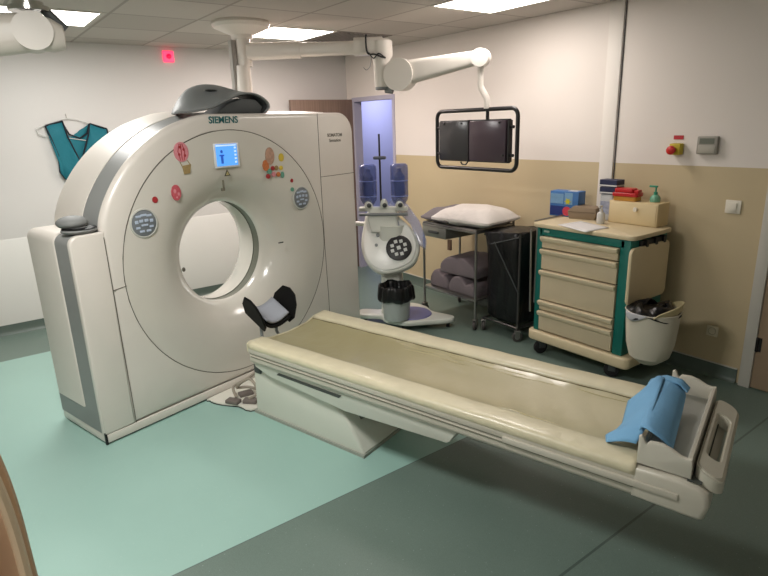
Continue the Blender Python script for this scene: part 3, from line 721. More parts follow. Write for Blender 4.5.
bmesh.ops.bevel(kb.bm, geom=[e_ for e_ in kb.bm.edges if e_.calc_face_angle(0) > 1.2], offset=.02, segments=3, affect='EDGES')
obj('knuckle', kb, ARMW, t)
kb = MB().cyl(A((*(E2-se*.05).xy, 2.33)), A((*(E2+se*.05).xy, 2.33)), .068, seg=32)
bmesh.ops.bevel(kb.bm, geom=[e_ for e_ in kb.bm.edges if e_.calc_face_angle(0) > 1.2], offset=.015, segments=3, affect='EDGES')
obj('end_knuckle', kb, ARMW, t)
obj('knuckle_ring', MB().cyl(A((*HB.xy, 2.165)), A((*HB.xy, 2.14)), .06, seg=28).tube([A((*(HB+e*.03).xy, 2.14)), A((*(HB+e*.09).xy, 2.13))], .03, 12), MIDG, t)
obj('drop_tube', MB().tube([A((3.13, -.82, 2.30)), A((3.13, -.82, 2.13)), A((3.14, -.815, 2.10)), A((3.19, -.81, 2.03)), A((3.19, -.81, 1.955))], .024, 14), ARMW, t)
obj('arm_cable', MB().tube(smoothpts([A((*(HB-d*.12-sd*.0).xy, 2.56)), A((*(HB-d*.12-sd*.082).xy, 2.54)), A((*(HB-d*.11-sd*.085).xy, 2.42)), A((*(HB-d*.05-sd*.095).xy, 2.405)), A((*(HB-sd*.10).xy, 2.385)), A((*(HB+e*.07-se*.08).xy, 2.375))], 6), .007, 8)
    .tube(smoothpts([A((*(HB-d*.10-sd*.086).xy, 2.42)), A((*(HB-d*.06-sd*.10).xy, 2.375)), A((*(HB-d*.02-sd*.10).xy, 2.41)), A((*(HB+e*.03-sd*.09).xy, 2.38))], 6), .005, 8), RUBBER, t)
obj('cable_hook', MB().tube(smoothpts([A((*(HB-d*.08-sd*.09).xy, 2.38)), A((*(HB-d*.09-sd*.09).xy, 2.32)), A((*(HB-d*.12-sd*.09).xy, 2.29)), A((*(HB-d*.145-sd*.09).xy, 2.31))], 5), .003, 6), MIDG, t)
# second drop from the mount (pale post left of column)
obj('side_post', MB().box(A((1.64, -2.22, 2.02)), A((1.70, -2.18, 2.56)), .003), mat('post_grey', (158, 154, 148), .4), t)
obj('lower_post', MB().cyl(A((1.68, -2.13, 2.36)), A((1.70, -2.14, 2.05)), .065, .07, 24), ARMW, t)

# monitor frame
mo = thing('ceiling_monitor', 'dark two-panel monitor in black tubular frame hanging before back wall', 'monitor', (3.045, -.80, 1.925), 0)
fz = rrect(2.625-3.065, 1.465-1.90, 3.515-3.065, 1.925-1.90, .06, 8)
obj('tube_frame', MB().tube([(a, 0, z+.0) for a, z in fz], .016, 12, closed=True), mat('frame_black', (24, 23, 22), .35), mo)
mS1 = mat('screen_charcoal', (58, 58, 60), .22, noise=.05, nscale=2); mS2 = mat('screen_plum', (70, 58, 66), .22, noise=.05, nscale=2)
obj('screen', MB().box((-.395, -.02, -.37), (-.052, .02, -.06), .004), mS1, mo, label='charcoal left screen')
obj('screen', MB().box((-.04, -.02, -.37), (.352, .02, -.06), .004), mS2, mo, label='purplish right screen')
bk = MB().box((-.405, .0, -.38), (.365, .03, -.05), .004).box((-.052, -.024, -.38), (-.04, .02, -.05)).box((.37, -.02, -.37), (.385, .02, -.06))
for a in (-.42, .395):
    bk.cyl((a-.01, 0, -.11), (a+.02, 0, -.11), .012).cyl((a-.01, 0, -.32), (a+.02, 0, -.32), .012)
obj('screen_back', bk, BLACK, mo)
cpz = MB()
for a in (-.33, -.12, .29): cpz.ball((a, -.022, -.075), .009, seg=10)
for a in (-.39, -.046, .33): cpz.ball((a, -.022, -.32), .009, seg=10)
obj('clips', cpz, BLACK, mo)
obj('hang_bracket', MB().cyl((.145, .0, .055), (.145, .0, -.05), .014), BLACK, mo)
obj('grab_loop', MB().tube([(-.15, 0, -.385), (-.13, 0, -.405), (-.09, 0, -.405), (-.07, 0, -.385)], .006, 8), BLACK, mo)

# arm of a surgical lamp, top left corner
t = thing('surgical_lamp_boom', 'grey-white ceiling lamp arm knuckle entering at the upper left', 'ceiling arm', (2.62, -3.72, H))
L0 = Vector((2.62, -3.72, H))
B = lambda p: Vector(p)-L0
kc = Vector((2.62, -3.735, 2.40)); vd = (CAM-kc).normalized(); fd = Vector((vd.x, vd.y, 0)).normalized(); sx_ = Vector((-fd.y, fd.x, 0))
kb = MB().cyl(B(kc-fd*.09), B(kc+fd*.09), .097, seg=48)
bmesh.ops.bevel(kb.bm, geom=[e_ for e_ in kb.bm.edges if e_.calc_face_angle(0) > 1.2], offset=.015, segments=3, affect='EDGES')
mLam = mat('lamp_arm_grey', (196, 190, 180), .4, noise=.01)
obj('knuckle', kb, mLam, t)
lf = -sx_ if (kc-sx_-CAM).dot(rr)/(kc-sx_-CAM).dot(f) < (kc+sx_-CAM).dot(rr)/(kc+sx_-CAM).dot(f) else sx_
def ovr(c_, w_, h_): return [B(c_+fd*a+Vector((0, 0, z))) for a, z in rrect(-w_, -h_, w_, h_, min(w_, h_)*.8, 5)]
obj('arm_shell', MB().loft([ovr(kc, .08, .095), ovr(kc+lf*.3+Vector((0, 0, -.03)), .085, .115), ovr(kc+lf*.9+Vector((0, 0, -.10)), .08, .12)], cap=(True, True)), mLam, t)
obj('front_nose', MB().loft([ovr(kc, .08, .09), ovr(kc-lf*.09+Vector((0, 0, -.01)), .075, .085), ovr(kc-lf*.145+Vector((0, 0, -.02)), .06, .06), ovr(kc-lf*.15+Vector((0, 0, -.02)), .05, .045)], cap=(True, True)), mLam, t)
obj('collar', MB().cyl(B(kc+Vector((0, 0, .105))), B(kc+Vector((0, 0, .128))), .10, seg=32).cyl(B(kc+Vector((0, 0, .13))), B(kc+Vector((0, 0, .15))), .075, seg=32), CHROME, t)
obj('ceiling_post', MB().cyl(B(kc+Vector((0, 0, .12))), B(kc+Vector((0, 0, .30))), .042, seg=28), mLam, t)
obj('bracket', MB().box(B(kc-lf*.10+Vector((-.02, -.02, .03))), B(kc-lf*.06+Vector((.02, .02, .12))), .004).tube([B(kc-lf*.07+Vector((0, 0, .12))), B(kc-lf*.13+Vector((0, 0, .05))), B(kc-lf*.16+Vector((0, 0, .02)))], .025, 10), DARKG, t)

# ------------------------------------------------------------------ contrast injector
IX, IY, IR = 2.20, -1.02, radians(46)
inj = thing('contrast_injector', 'white wheeled contrast injector with two blue bottle holders and thin pole', 'injector', (IX, IY, 0), IR)
mInj = mat('injector_white', (214, 216, 206), .35, noise=.015, coat=.3)
mBl = mat('bottle_blue', (84, 98, 160), .2, alpha=.6, noise=.2, nscale=30); mClear = mat('shield_blue', (150, 164, 205), .15, alpha=.42, noise=.1)
def lobe(w0, pts): return pts
bp_ = smoothpts([(-.36, -.02, 0), (-.30, -.10, 0), (-.12, -.12, 0), (-.05, -.22, 0), (.14, -.30, 0), (.34, -.26, 0), (.55, -.20, 0), (.59, -.11, 0), (.50, -.04, 0), (.38, .04, 0), (.30, .2, 0), (.14, .30, 0), (.0, .2, 0), (-.12, .08, 0), (-.32, .08, 0)], 4, closed=True)
obj('base', MB().prism([(p.x, p.y) for p in bp_], 'z', .05, .10, .018, 3), mInj, inj)
obj('base_disc', MB().lathe([(0, .108), (.195, .108), (.205, .10), (.2, .095)], (.17, -.06, 0), 'z', 40), mat('disc_purple', (112, 112, 160), .4), inj)
for a, c_ in ((-.28, -.01), (.53, -.14), (.15, .22), (.12, -.24)):
    w_ = obj('caster', MB().cyl((a-.015, c_, .03), (a+.015, c_, .03), .03, seg=20), RUBBER, inj)
    obj('caster_fork', MB().box((a-.02, c_-.01, .028), (a+.02, c_+.012, .055), .003), DARKG, w_)
obj('column', MB().loft([[(cx+a, cy+b2, z) for a, b2 in rrect(-w_, -d_, w_, d_, min(w_, d_)*.7, 6)] for cx, cy, w_, d_, z in ((0, 0, .12, .10, .09), (-.0, 0, .105, .09, .2), (-.01, 0, .10, .085, .55), (-.02, .02, .11, .09, .8), (0, .02, .12, .09, .95))], cap=(True, True)), mInj, inj)
# console: tilted teardrop facing the camera side
Mc = Matrix.Translation((.05, -.14, .585)) @ Matrix.Rotation(radians(-28), 4, 'X') @ Matrix.Rotation(radians(-17), 4, 'Y')
tear = smoothpts([(0, -.06, 0), (.16, -.03, 0), (.25, .08, 0), (.27, .20, 0), (.23, .33, 0), (.15, .47, 0), (.09, .60, 0), (-.11, .60, 0), (-.19, .47, 0), (-.25, .33, 0), (-.27, .2, 0), (-.24, .07, 0), (-.15, -.03, 0)], 4, closed=True)
def tr_(s, c_=(0, .25)): return [((p.x-c_[0])*s+c_[0], (p.y-c_[1])*s+c_[1]) for p in tear]
obj('console', MB().prism(tr_(1), 'y', -.03, .07, .025, 4, M=Mc), mInj, inj)
obj('console_rim', MB().prism(tr_(.9), 'y', -.045, -.028, .008, 2, M=Mc), mat('rim_pale', (226, 228, 222), .3), inj)
dl = obj('dial', MB().lathe([(.12, -.045), (.12, -.058), (.11, -.062), (0, -.060)], (.075, 0, .15), 'y', 36, M=Mc), BLACK, inj)
for k in range(8):
    a = 2*pi*k/8+.2; c_ = (.075+.065*cos(a), -.064, .15+.065*sin(a))
    obj('dial_button', MB().box((c_[0]-.016, -.067, c_[2]-.016), (c_[0]+.016, -.060, c_[2]+.016), .003, 1, M=Mc), mat('dial_white', (205, 208, 205), .4), dl)
obj('dial_button', MB().box((.057, -.067, .132), (.093, -.06, .168), .003, 1, M=Mc), MATS['dial_white'], dl)
for a, c_, r_ in ((-.08, .33, .018), (-.02, .36, .02), (.10, .40, .025), (.0, .46, .018), (.13, .30, .016), (-.12, .24, .014)):
    obj('console_knob', MB().lathe([(r_, -.044), (r_, -.056), (0, -.058)], (a, 0, c_), 'y', 20, M=Mc), MIDG, inj)
obj('console_gripper', MB().box((.0, -.075, .33), (.14, -.04, .50), .02, 3, M=Mc), mat('grip_clear', (196, 204, 214), .2, alpha=.8), inj)
obj('front_shield', MB().prism([(.10, .60), (.20, .66), (.27, .52), (.33, .34), (.34, .15), (.31, .08), (.26, .14), (.24, .36), (.16, .52)], 'y', -.07, .03, .008, 2, M=Mc), mClear, inj)
obj('head_block', MB().loft([[(cx+a, cy+b2, z) for a, b2 in rrect(-w_, -.06, w_, .06, .02, 4)] for cx, cy, w_, z in ((-.06, .0, .13, .90), (-.08, .02, .14, 1.02), (-.08, .03, .13, 1.10))], cap=(True, True)), mInj, inj)
obj('cross_bar', MB().box((-.30, -.03, 1.085), (.16, .05, 1.125), .012, 3), mInj, inj)
obj('rail_bar', MB().cyl((-.29, -.05, 1.06), (.16, -.05, 1.06), .014), MIDG, inj)
for a in (-.205, .085):
    cp = obj('bottle_holder', MB().lathe([(.03, 1.13), (.05, 1.15), (.075, 1.19), (.08, 1.22), (.082, 1.47), (.078, 1.5), (.06, 1.515), (0, 1.515)], (a, 0, 0), 'z', 28, sy=.7), mBl, inj)
    obj('bottle', MB().lathe([(0, 1.20), (.045, 1.21), (.05, 1.24), (.05, 1.40), (.02, 1.44), (.02, 1.47), (0, 1.47)], (a, 0, 0), 'z', 20), mat('bottle_dark', (54, 60, 96), .3), cp)
    for zz in (1.22, 1.36): obj('holder_band', MB().lathe([(.081, zz), (.084, zz+.003), (.081, zz+.006)], (a, 0, 0), 'z', 28, sy=.7), mat('band_pale', (120, 132, 180), .3), cp)
for a in (-.205, -.06, .085):
    cc = obj('clamp', MB().lathe([(.035, 1.12), (.04, 1.14), (.03, 1.18), (.015, 1.2), (0, 1.2)], (a, -.02, 0), 'z', 20), mInj, inj)
    obj('clamp_knob', MB().ball((a+.01, -.055, 1.145), .022, (1, .7, 1), 14), DARKG, cc)
obj('pole', MB().cyl((-.09, 0, 1.12), (-.09, 0, 1.78), .009), mat('pole_dark', (36, 36, 40), .35), inj)
obj('pole_clamp', MB().box((-.15, -.02, 1.555), (-.03, .02, 1.585), .012), mat('clamp_grey', (86, 90, 104), .4), inj)
obj('side_arm', MB().tube([(-.06, .04, .93), (-.25, .08, .95), (-.50, .12, .96)], .022, 12), mInj, inj)

# white bucket with a black bag on the injector base
t = thing('waste_bucket', 'small white bucket lined with black bag on injector base', 'bucket', (2.40, -1.14, .11))
obj('bucket', MB().lathe([(0, 0), (.115, 0), (.12, .01), (.14, .27), (.147, .275), (.14, .28), (.13, .27), (.11, .02), (0, .02)], seg=36), mat('bucket_white', (184, 186, 184), .4), t)
bg = MB()
def bagf(i, j):
    a = 2*pi*j; prof = [(.160, .19), (.172, .21), (.166, .27), (.160, .315), (.150, .33), (.135, .32), (.12, .26), (.10, .16)]
    q = i*(len(prof)-1); k = min(int(q), len(prof)-2); s = q-k; r_ = prof[k][0]*(1-s)+prof[k+1][0]*s; z = prof[k][1]*(1-s)+prof[k+1][1]*s
    r_ += .006*sin(9*a)+.004*sin(17*a+1); z += .008*sin(5*a)
    return (r_*cos(a), r_*sin(a), z)
obj('bin_liner', bg.grid(bagf, 14, 72), BAG, t, sharp=60, solid=.003)

# ------------------------------------------------------------------ steel trolley
def caster(t, x, y, r=.045, ang=0, name='caster'):
    Mz = Matrix.Translation((x, y, 0)) @ Matrix.Rotation(ang, 4, 'Z')
    m_ = MB().lathe([(0, -.012), (r*.8, -.014), (r, -.008), (r, .008), (r*.8, .014), (0, .012)], (0, 0, r), 'y', 24, M=Mz)
    w_ = obj(name, m_, mat('rubber_grey', (74, 70, 68), .6), t)
    k = MB().box((-.022, -.02, r*.9), (.022, -.015, r*2.1), 0, M=Mz).box((-.022, .015, r*.9), (.022, .02, r*2.1), 0, M=Mz).box((-.026, -.022, r*2.05), (.026, .022, r*2.3), .003, 1, M=Mz)
    k.lathe([(.5*r, -.016), (.5*r, .016)], (0, 0, r), 'y', 16, M=Mz)
    obj('caster_fork', k, STEEL, w_)
TX0, TX1, TY0, TY1, TZ = 2.19, 2.90, -.61, -.12, .93
t = thing('steel_trolley', 'stainless steel two-tier trolley carrying pillow against the back wall', 'trolley', ((TX0+TX1)/2, (TY0+TY1)/2, 0))
O2 = Vector(((TX0+TX1)/2, (TY0+TY1)/2, 0)); hx, hy = (TX1-TX0)/2, (TY1-TY0)/2
for sx in (-1, 1):
    for sy in (-1, 1):
        obj('post', MB().cyl((sx*hx, sy*hy, .10), (sx*hx, sy*hy, TZ+(.04 if sx > 0 and sy > 0 else 0)), .012), STEEL, t)
        caster(t, sx*hx, sy*hy, .045, random.uniform(0, 3))
obj('top_tray', MB().box((-hx-.012, -hy-.012, TZ-.03), (hx+.012, hy+.012, TZ-.01), .004), STEEL, t)
obj('top_rail', MB().tube([(-hx, -hy, TZ), (hx, -hy, TZ), (hx, hy, TZ), (-hx, hy, TZ)], .009, 8, closed=True), STEEL, t)
obj('lower_shelf', MB().box((-hx-.005, -hy-.005, .27), (hx+.005, hy+.005, .29), .003), STEEL, t)
mDr = mat('drawer_steel', (140, 140, 132), .35, metal=.6)
dr = obj('drawer', MB().box((-hx+.01, -hy-.02, .80), (-.02, hy-.05, .90), .004), mDr, t)
obj('drawer_pull', MB().box((-.26, -hy-.03, .84), (-.12, -hy-.018, .865), .003), DARKG, dr)
obj('hanging_tag', MB().box((-.02, -hy+.0, .70), (.025, -hy+.02, .80), .004), mat('tag_brown', (110, 84, 66), .6), t)

mPil = mat('pillow_white', (216, 210, 204), .7, noise=.05, nscale=8, bump=1.0, bscale=14)
def pillow(w_, l_, h_, wr=.008, seed=0):
    m_ = MB(); q = bmesh.ops.create_cube(m_.bm, size=2); bmesh.ops.subdivide_edges(m_.bm, edges=m_.bm.edges[:], cuts=9, use_grid_fill=True)
    for v in m_.bm.verts:
        x, y, z = v.co; ex = 1-.10*(1-abs(y))**0*abs(y)**4*.6; 
        prof = max(0.0, (1-abs(x)**3.0)*(1-abs(y)**3.0))**.5
        zz = z*h_*(.12+.88*prof)
        if z < 0: zz *= .55
        v.co = Vector((x*w_*(1-.06*abs(y)**2*(1-abs(x))), y*l_*(1-.06*(1-abs(x))), zz+wr*sin(x*7+seed)*sin(y*6+seed)*prof))
    m_.bm.normal_update(); return m_
solo('pillow', 'white crinkled plastic-covered pillow lying on the steel trolley', 'pillow', pillow(.34, .26, .12, .014), mPil, (2.66, -.38, TZ+.062), radians(6), sub=1, sharp=180)
mGB = mat('blanket_grey', (118, 112, 114), .9, noise=.08, bump=.5, bscale=20)
solo('grey_cushion', 'flat grey cushion on trolley top beside and under the white pillow', 'cushion', pillow(.21, .27, .10, .02, 2), mGB, (2.37, -.37, TZ+.045), radians(-4), sub=1, sharp=180)
mCu = mat('pad_taupe', (122, 112, 116), .75, noise=.06, bump=.3, bscale=15)
def wedge(w_, l_, h_, k=.5):
    pr = smoothpts([(-w_, 0, 0), (-w_, 0, h_*.5), (-w_*.6, 0, h_*.95), (-w_*.1, 0, h_), (w_*.3, 0, h_*k+.03), (w_*.7, 0, h_*.75), (w_, 0, h_*.45), (w_, 0, 0)], 3)
    return MB().prism([(p.x, p.z) for p in pr], 'y', -l_, l_, .02, 3)
G = 'taupe foam pads on the lower trolley shelf'
solo('foam_pad', 'taupe wedge foam pad at left end of lower trolley shelf', 'foam pad', wedge(.13, .2, .17, .6), mCu, (2.36, -.37, .29), 0, G)
solo('foam_pad', 'taupe contoured foam pad lying low right on the trolley shelf', 'foam pad', wedge(.17, .2, .16, .45), mCu, (2.68, -.38, .29), 0, G)
solo('foam_pad', 'large taupe foam cushion stacked on top of the other shelf pads', 'foam pad', wedge(.22, .19, .17, .85), mCu, (2.60, -.38, .457), radians(5), G)

STD = mat('stand_dark_metal', (84, 82, 80), .4, metal=.6)
# laundry bag stand
t = thing('waste_bag_stand', 'wheeled metal stand holding a big black waste bag beside trolley', 'bag stand', (3.15, -.37, 0))
hx, hy = .20, .18
obj('base_frame', MB().tube([(-hx, -hy, .12), (hx, -hy, .12), (hx, hy, .12), (-hx, hy, .12)], .012, 8, closed=True), STD, t)
obj('upright', MB().cyl((hx, hy, .12), (hx, hy, .93), .010).cyl((hx, -hy, .12), (hx, -hy, .95), .010), STD, t)
obj('cross_brace', MB().cyl((-.05, -hy-.045, .86), (hx+.02, -hy-.03, .45), .005).cyl((-hx+.1, -hy-.05, .83), (hx+.02, -hy-.04, .93), .005), DARKG, t)
obj('top_ring', MB().tube([(-hx, -hy, .90), (hx, -hy, .93), (hx, hy, .95), (-hx, hy, .92)], .010, 8, closed=True), STD, t)
for sx in (-1, 1):
    for sy in (-1, 1): caster(t, sx*(hx+.0), sy*hy, .045, random.uniform(0, 3))
bg = MB(); rings = []
for z, s in ((.14, .9), (.18, 1.05), (.35, 1.06), (.6, 1.06), (.8, 1.1), (.93, 1.17), (.945, 1.12)):
    ring = []
    for k in range(64):
        a = 2*pi*k/64; r_ = 1/(abs(cos(a))**4+abs(sin(a))**4)**.25
        wv = 1+.035*sin(7*a+z*4)+.025*sin(13*a-z*6)
        ring.append((hx*s*r_*cos(a)*wv, hy*s*r_*sin(a)*wv, z+.02*(cos(a))*(z > .7)))
    rings.append(ring)
bg.loft(rings, cap=(True, False))
bg.grid(lambda i, j: (-hx*1.1+2.2*hx*j, -hy*1.1+2.2*hy*i, .925+.03*j+.02*sin(pi*i)*sin(pi*j)+.004*sin(i*20+j*9)), 10, 14)
obj('waste_bag', bg, BAG, t, sharp=70)

# ------------------------------------------------------------------ medicine cart
CX0, CX1, CY0, CY1 = 3.56, 4.37, -.62, -.14
OX, OYc = 3.965, -.38
cart = thing('medicine_cart', 'cream and teal medical drawer cart on wheels against beige wall', 'cart', (OX, OYc, 0))
def q(x, y, z): return (x-OX, y-OYc, z)
slab = rrect(CX0-.03-OX, CY0-.03-OYc, CX1+.06-OX, CY1-OYc, .05, 6)
obj('base_slab', MB().prism(slab, 'z', .115, .20, .018, 3), CREAM, cart)
obj('left_post', MB().box(q(3.575, CY0, .20), q(3.625, CY1, 1.05), .006), TEAL, cart)
obj('right_post', MB().box(q(4.285, CY0, .20), q(4.365, CY1, 1.05), .01), TEAL, cart)
obj('top_fascia', MB().box(q(3.60, CY0, .99), q(4.32, CY1, 1.05), .004), TEAL, cart)
obj('carcass', MB().box(q(3.62, CY0+.03, .20), q(4.29, CY1, 1.0)), mat('carcass_dark', (60, 56, 48), .7), cart)
obj('worktop', MB().prism(rrect(3.535-OX, CY0-.025-OYc, 4.40-OX, CY1+.01-OYc, .045, 6), 'z', 1.052, 1.085, .008, 2), CREAM, cart)
mDw = mat('drawer_cream', (205, 190, 160), .45, noise=.02)
for z0, z1 in ((.895, .985), (.725, .885), (.475, .715), (.388, .465), (.215, .378)):
    d_ = obj('drawer', MB().box(q(3.63, CY0-.008, z0), q(4.28, CY0+.03, z1), .004), mDw, cart)
    obj('drawer_handle', MB().prism([(CY0-.008-OYc, z1-.045), (CY0-.02-OYc, z1-.04), (CY0-.034-OYc, z1-.02), (CY0-.034-OYc, z1-.004), (CY0-.02-OYc, z1), (CY0-.008-OYc, z1)], 'x', 3.628-OX, 4.282-OX), mat('handle_cream', (220, 205, 174), .4), d_)
obj('label_plate', MB().box(q(3.64, CY0-.003, 1.018), q(3.69, CY0+.002, 1.032)), mat('plate_pale', (170, 190, 180), .4), cart)
def bigcaster(x, y, ang):
    Mz = Matrix.Translation(q(x, y, 0)) @ Matrix.Rotation(ang, 4, 'Z')
    w_ = obj('caster', MB().lathe([(0, -.016), (.04, -.018), (.055, -.012), (.055, .012), (.04, .018), (0, .016)], (0, 0, .055), 'y', 28, M=Mz), RUBBER, cart)
    obj('caster_fork', MB().box((-.02, -.027, .05), (.035, -.019, .115), .003, 1, M=Mz).box((-.02, .019, .05), (.035, .027, .115), .003, 1, M=Mz).box((-.03, -.028, .10), (.04, .028, .117), .004, 1, M=Mz), DARKG, w_)
bigcaster(3.64, -.60, 1.1); bigcaster(4.27, -.57, .3); bigcaster(3.64, -.20, .8); bigcaster(4.30, -.2, .2)
# side rail with hung flip-down shelf
obj('side_bracket', MB().box(q(4.365, -.52, .985), q(4.385, -.20, 1.035), .003).box(q(4.365, -.48, .99), q(4.40, -.45, 1.04)).box(q(4.365, -.36, .99), q(4.40, -.33, 1.04)).box(q(4.365, -.25, .99), q(4.40, -.22, 1.04)), mat('bracket_dark', (28, 32, 34), .5), cart)
fsh = rrect(-.655-OYc, .592, -.155-OYc, 1.0, .045, 5)
obj('folding_shelf', MB().prism([(a+(.0 if z > .8 else .0), z) for a, z in fsh], 'x', 4.372-OX, 4.398-OX, .008, 2), CREAM, cart)
obj('left_rail', MB().tube([q(3.55, -.64, .35), q(3.53, -.64, 1.0), q(3.53, -.64, 1.03)], .008, 8).tube([q(3.53, -.60, 1.09), q(3.55, -.2, 1.10)], .006, 8).cyl(q(3.52, -.55, .4), q(3.52, -.55, 1.04), .009), STEEL, cart)

# waste basket hung on the cart's right side
t = thing('waste_basket', 'white oval waste basket with black bag hung on right of cart', 'bin', (4.55, -.59, .36))
sx_, sy_ = 1.08, 1.12
obj('basket', MB().lathe([(0, -.15), (.06, -.145), (.12, -.09), (.142, .0), (.153, .14), (.158, .23), (.163, .235), (.158, .24), (.15, .23), (.13, .04), (.10, -.04), (0, -.07)], (0, 0, 0), 'z', 40, sx=sx_, sy=sy_), mat('basket_white', (212, 206, 188), .45), t)
def lip(i, j):
    a = -1.0+j*2.5; r_ = .155+.018*i; return (r_*cos(a)*1.02, r_*sin(a)*1.15, .23+.075*i*sin(pi*j)**.6)
obj('basket_lip', MB().grid(lip, 4, 20), mat('lip_cream', (206, 192, 150), .45), t, solid=.005)
def bag2(i, j):
    a = 2*pi*j; r_ = (.165-.09*i)*(1+.05*sin(6*a)+.03*sin(11*a)); return (r_*cos(a), r_*sin(a)*1.15, .21+.06*sin(i*pi*.6)+.018*sin(4*a+i*5))
obj('bin_liner', MB().grid(bag2, 8, 60), BAG, t, sharp=70, solid=.003)
obj('bin_liner_fill', MB().ball((0, 0, .22), .12, (1, 1.15, .35), 20), BAG, t)
def flap(i, j):
    a = -2.3+1.3*j; r_ = .170+.004*sin(j*9); return (r_*cos(a), r_*sin(a)*1.15, .245-.055*i*sin(pi*min(1, j+.15))-.0)
obj('paper_flap', MB().grid(flap, 4, 14), mat('flap_pale', (186, 186, 190), .5), t, solid=.002)

# ------------------------------------------------------------------ things on the cart
WT = 1.086
t = thing('glove_box', 'blue and white glove carton on left end of cart top', 'box', (3.53, -.20, WT), radians(8))
bxm = mat('carton_blue', (58, 110, 170), .5, noise=.1, nscale=20)
obj('carton', MB().box((-.12, -.06, 0), (.13, .06, .205), .003), bxm, t)
obj('carton_print', MB().box((-.115, -.0615, .105), (.0, -.0595, .185)).box((.01, -.0615, .1), (.08, -.0595, .195)), mat('carton_pale', (120, 160, 196), .5, noise=.1, nscale=30), t)
obj('carton_base_print', MB().box((-.115, -.0618, .01), (.02, -.0598, .085)), mat('carton_navy', (34, 52, 120), .5), t)
obj('carton_tissue', MB().box((.02, -.03, .2045), (.10, .03, .207)), mat('tissue_white', (205, 205, 205), .7), t)
star = [(.030*(1 if k % 2 == 0 else .5)*cos(pi*k/6)+.04, .030*(1 if k % 2 == 0 else .5)*sin(pi*k/6)+.125) for k in range(12)]
obj('yellow_star', MB().prism(star, 'y', -.064, -.061), mat('star_yellow', (196, 188, 40), .5), t)
obj('round_print', MB().prism([(.035+.037*cos(2*pi*k/24), .046+.037*sin(2*pi*k/24)) for k in range(24)], 'y', -.065, -.0615), mat('round_red', (196, 60, 78), .5, noise=.1, nscale=40), t)
t = thing('tan_box', 'flat greyish tan box on cart top between glove carton and jug', 'box', (3.72, -.23, WT), radians(14))
obj('box_body', MB().prism([(-.10, 0), (.10, 0), (.115, .04), (.11, .09), (-.07, .10), (-.115, .06)], 'y', -.06, .10, .004, 2), mat('tan_grey', (138, 120, 98), .6, noise=.06), t)
obj('box_lid_seam', MB().box((-.105, -.062, .055), (.108, -.059, .058)), mat('tan_dark', (92, 78, 62), .7), t)
t = thing('clear_jug', 'tall translucent white canister standing at back of cart top', 'canister', (3.89, -.16, WT))
obj('canister', MB().box((-.055, -.045, 0), (.055, .045, .205), .012, 3), mat('jug_clear', (188, 190, 192), .3, noise=.12, nscale=25, alpha=.92), t)
obj('canister_label', MB().box((-.045, -.0475, .05), (.045, -.044, .15)), mat('jug_label', (150, 156, 176), .5, noise=.25, nscale=50), t)
mNv = mat('navy_carton', (34, 40, 72), .5, noise=.1, nscale=40); mWh = mat('carton_white', (206, 206, 206), .5)
for k, z in enumerate((.207, .262)):
    t = thing('small_carton', ['navy and white carton lying directly on the canister top', 'navy and white carton, topmost of the pair on the canister'][k], 'box', (3.905-.004*k, -.16, WT+z), radians(4-6*k), group='small cartons on the canister')
    obj('carton', MB().box((-.075, -.05, 0), (.075, .05, .052), .002, 1), mNv, t)
    obj('white_strip', MB().box((-.076, -.051, .004), (.076, .051, .014)), mWh, t)
t = thing('pump_bottle', 'small white pump bottle standing before the canister on cart top', 'bottle', (3.945, -.345, WT))
obj('bottle', MB().lathe([(0, 0), (.028, 0), (.03, .006), (.03, .07), (.024, .085), (.012, .092), (.012, .10), (0, .10)], seg=24), mat('bottle_white', (208, 206, 200), .35), t)
obj('pump', MB().cyl((0, 0, .10), (0, 0, .13), .006).box((-.008, -.035, .125), (.008, .01, .137), .003).cyl((0, 0, .098), (0, 0, .11), .013), MATS['bottle_white'], t)
t = thing('wooden_box', 'pale cream drawer box with white knob on right of cart top', 'box', (4.14, -.17, WT))
mBx = mat('box_cream', (214, 192, 148), .5, noise=.03)
obj('box_body', MB().box((-.195, -.075, 0), (.19, .085, .168), .004), mBx, t)
dd = obj('drawer', MB().box((-.185, -.080, .008), (.18, -.07, .160), .003), mat('box_front', (218, 198, 156), .5), t)
obj('knob', MB().lathe([(0, -.108), (.014, -.106), (.018, -.098), (.01, -.088), (.008, -.078)], (.03, 0, .118), 'y', 20), mat('knob_white', (228, 220, 205), .3), dd)
t = thing('sharps_box', 'red lidded yellow sharps container standing on the cream drawer box', 'container', (4.055, -.19, WT+.169), radians(5))
obj('tub', MB().prism(rrect(-.09, -.05, .09, .05, .02, 4), 'z', 0, .035, .004, 1), mat('sharps_yellow', (196, 140, 50), .4, noise=.1), t)
obj('lid', MB().prism(rrect(-.098, -.058, .10, .058, .022, 4), 'z', .033, .06, .004, 1).prism(rrect(-.085, -.045, .06, .045, .018, 4), 'z', .06, .092, .006, 2).box((.06, -.03, .06), (.095, .03, .082), .004), mat('sharps_red', (188, 26, 30), .35), t)
t = thing('sanitizer_bottle', 'clear green-capped hand sanitizer pump bottle on the cream drawer box', 'bottle', (4.245, -.14, WT+.169))
obj('bottle', MB().lathe([(0, 0), (.034, 0), (.036, .005), (.036, .028), (.026, .045), (.014, .052), (0, .052)], seg=24), mat('gel_green', (120, 178, 150), .25, alpha=.9), t)
obj('pump', MB().cyl((0, 0, .05), (0, 0, .072), .014).cyl((0, 0, .07), (0, 0, .108), .006).box((-.05, -.008, .104), (.012, .008, .118), .004), mat('pump_green', (40, 140, 110), .35), t)
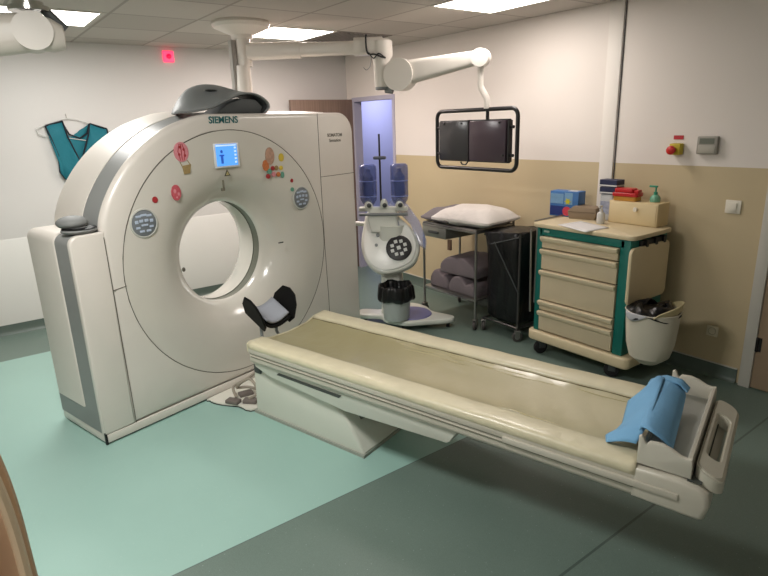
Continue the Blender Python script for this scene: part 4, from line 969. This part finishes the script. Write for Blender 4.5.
ps = MB(); ps.grid(lambda i, j: (-.13+.33*j+.05*i, .10-.25*i, .002+.004*sin(3*i+2*j)*j*i), 6, 8)
solo('paper_sheet', 'white sheet of paper lying at the front edge of cart top', 'paper', ps, mat('paper_white', (216, 214, 212), .7, noise=.01), (3.88, -.50, WT+.001), radians(-18), solid=.0008)

# ------------------------------------------------------------------ beige padded chair back close to the camera, lower left
t = thing('padded_chair', 'beige padded high-back chair whose rounded edge enters at lower left', 'chair', (4.98, -4.635, 0))
mCh = mat('chair_tan', (250, 214, 184), .55, noise=.03); mEdge = mat('chair_edge', (250, 224, 190), .4, noise=.02); mEd2 = mat('chair_edge_dark', (214, 180, 146), .5)
cp = [(-.36, .50), (.35, .50)]
rt = smoothpts([(.352, .50, 0), (.366, .75, 0), (.366, .92, 0), (.364, 1.04, 0), (.357, 1.14, 0), (.342, 1.24, 0), (.31, 1.34, 0), (.24, 1.42, 0), (.12, 1.46, 0), (0, 1.47, 0)], 4)
half = [(p.x, p.y) for p in rt]
full = half+[(-a, z) for a, z in half[::-1][1:]]
obj('backrest', MB().prism(full, 'x', -.03, .06, .012, 3), mCh, t)
obj('edge_piping', MB().tube([(.11, a*1.0-.004*(1 if a > 0 else -1), z) for a, z in full[:]], .012, 8), mEdge, t)
obj('edge_band', MB().tube([(.03, a*1.005, z+.004) for a, z in full], .014, 8), mEd2, t)
obj('front_cushion', MB().prism([(a*.86, .55+(z-.5)*.9) for a, z in full], 'x', .05, .12, .025, 3), mCh, t)
obj('seat', MB().box((.0, -.33, .40), (.52, .33, .50), .03, 3), mCh, t)
for sx2 in (.06, .46):
    for sy2 in (-.28, .28): obj('leg', MB().cyl((sx2, sy2, 0), (sx2, sy2, .42), .018, .022), STEEL, t)

# ------------------------------------------------------------------ colour management
SC.view_settings.view_transform = 'Standard'
SC.view_settings.look = 'None'
SC.view_settings.exposure = 0.2
SC.cycles.use_denoising = True
SC.cycles.max_bounces = 8
SC.cycles.sample_clamp_indirect = 4
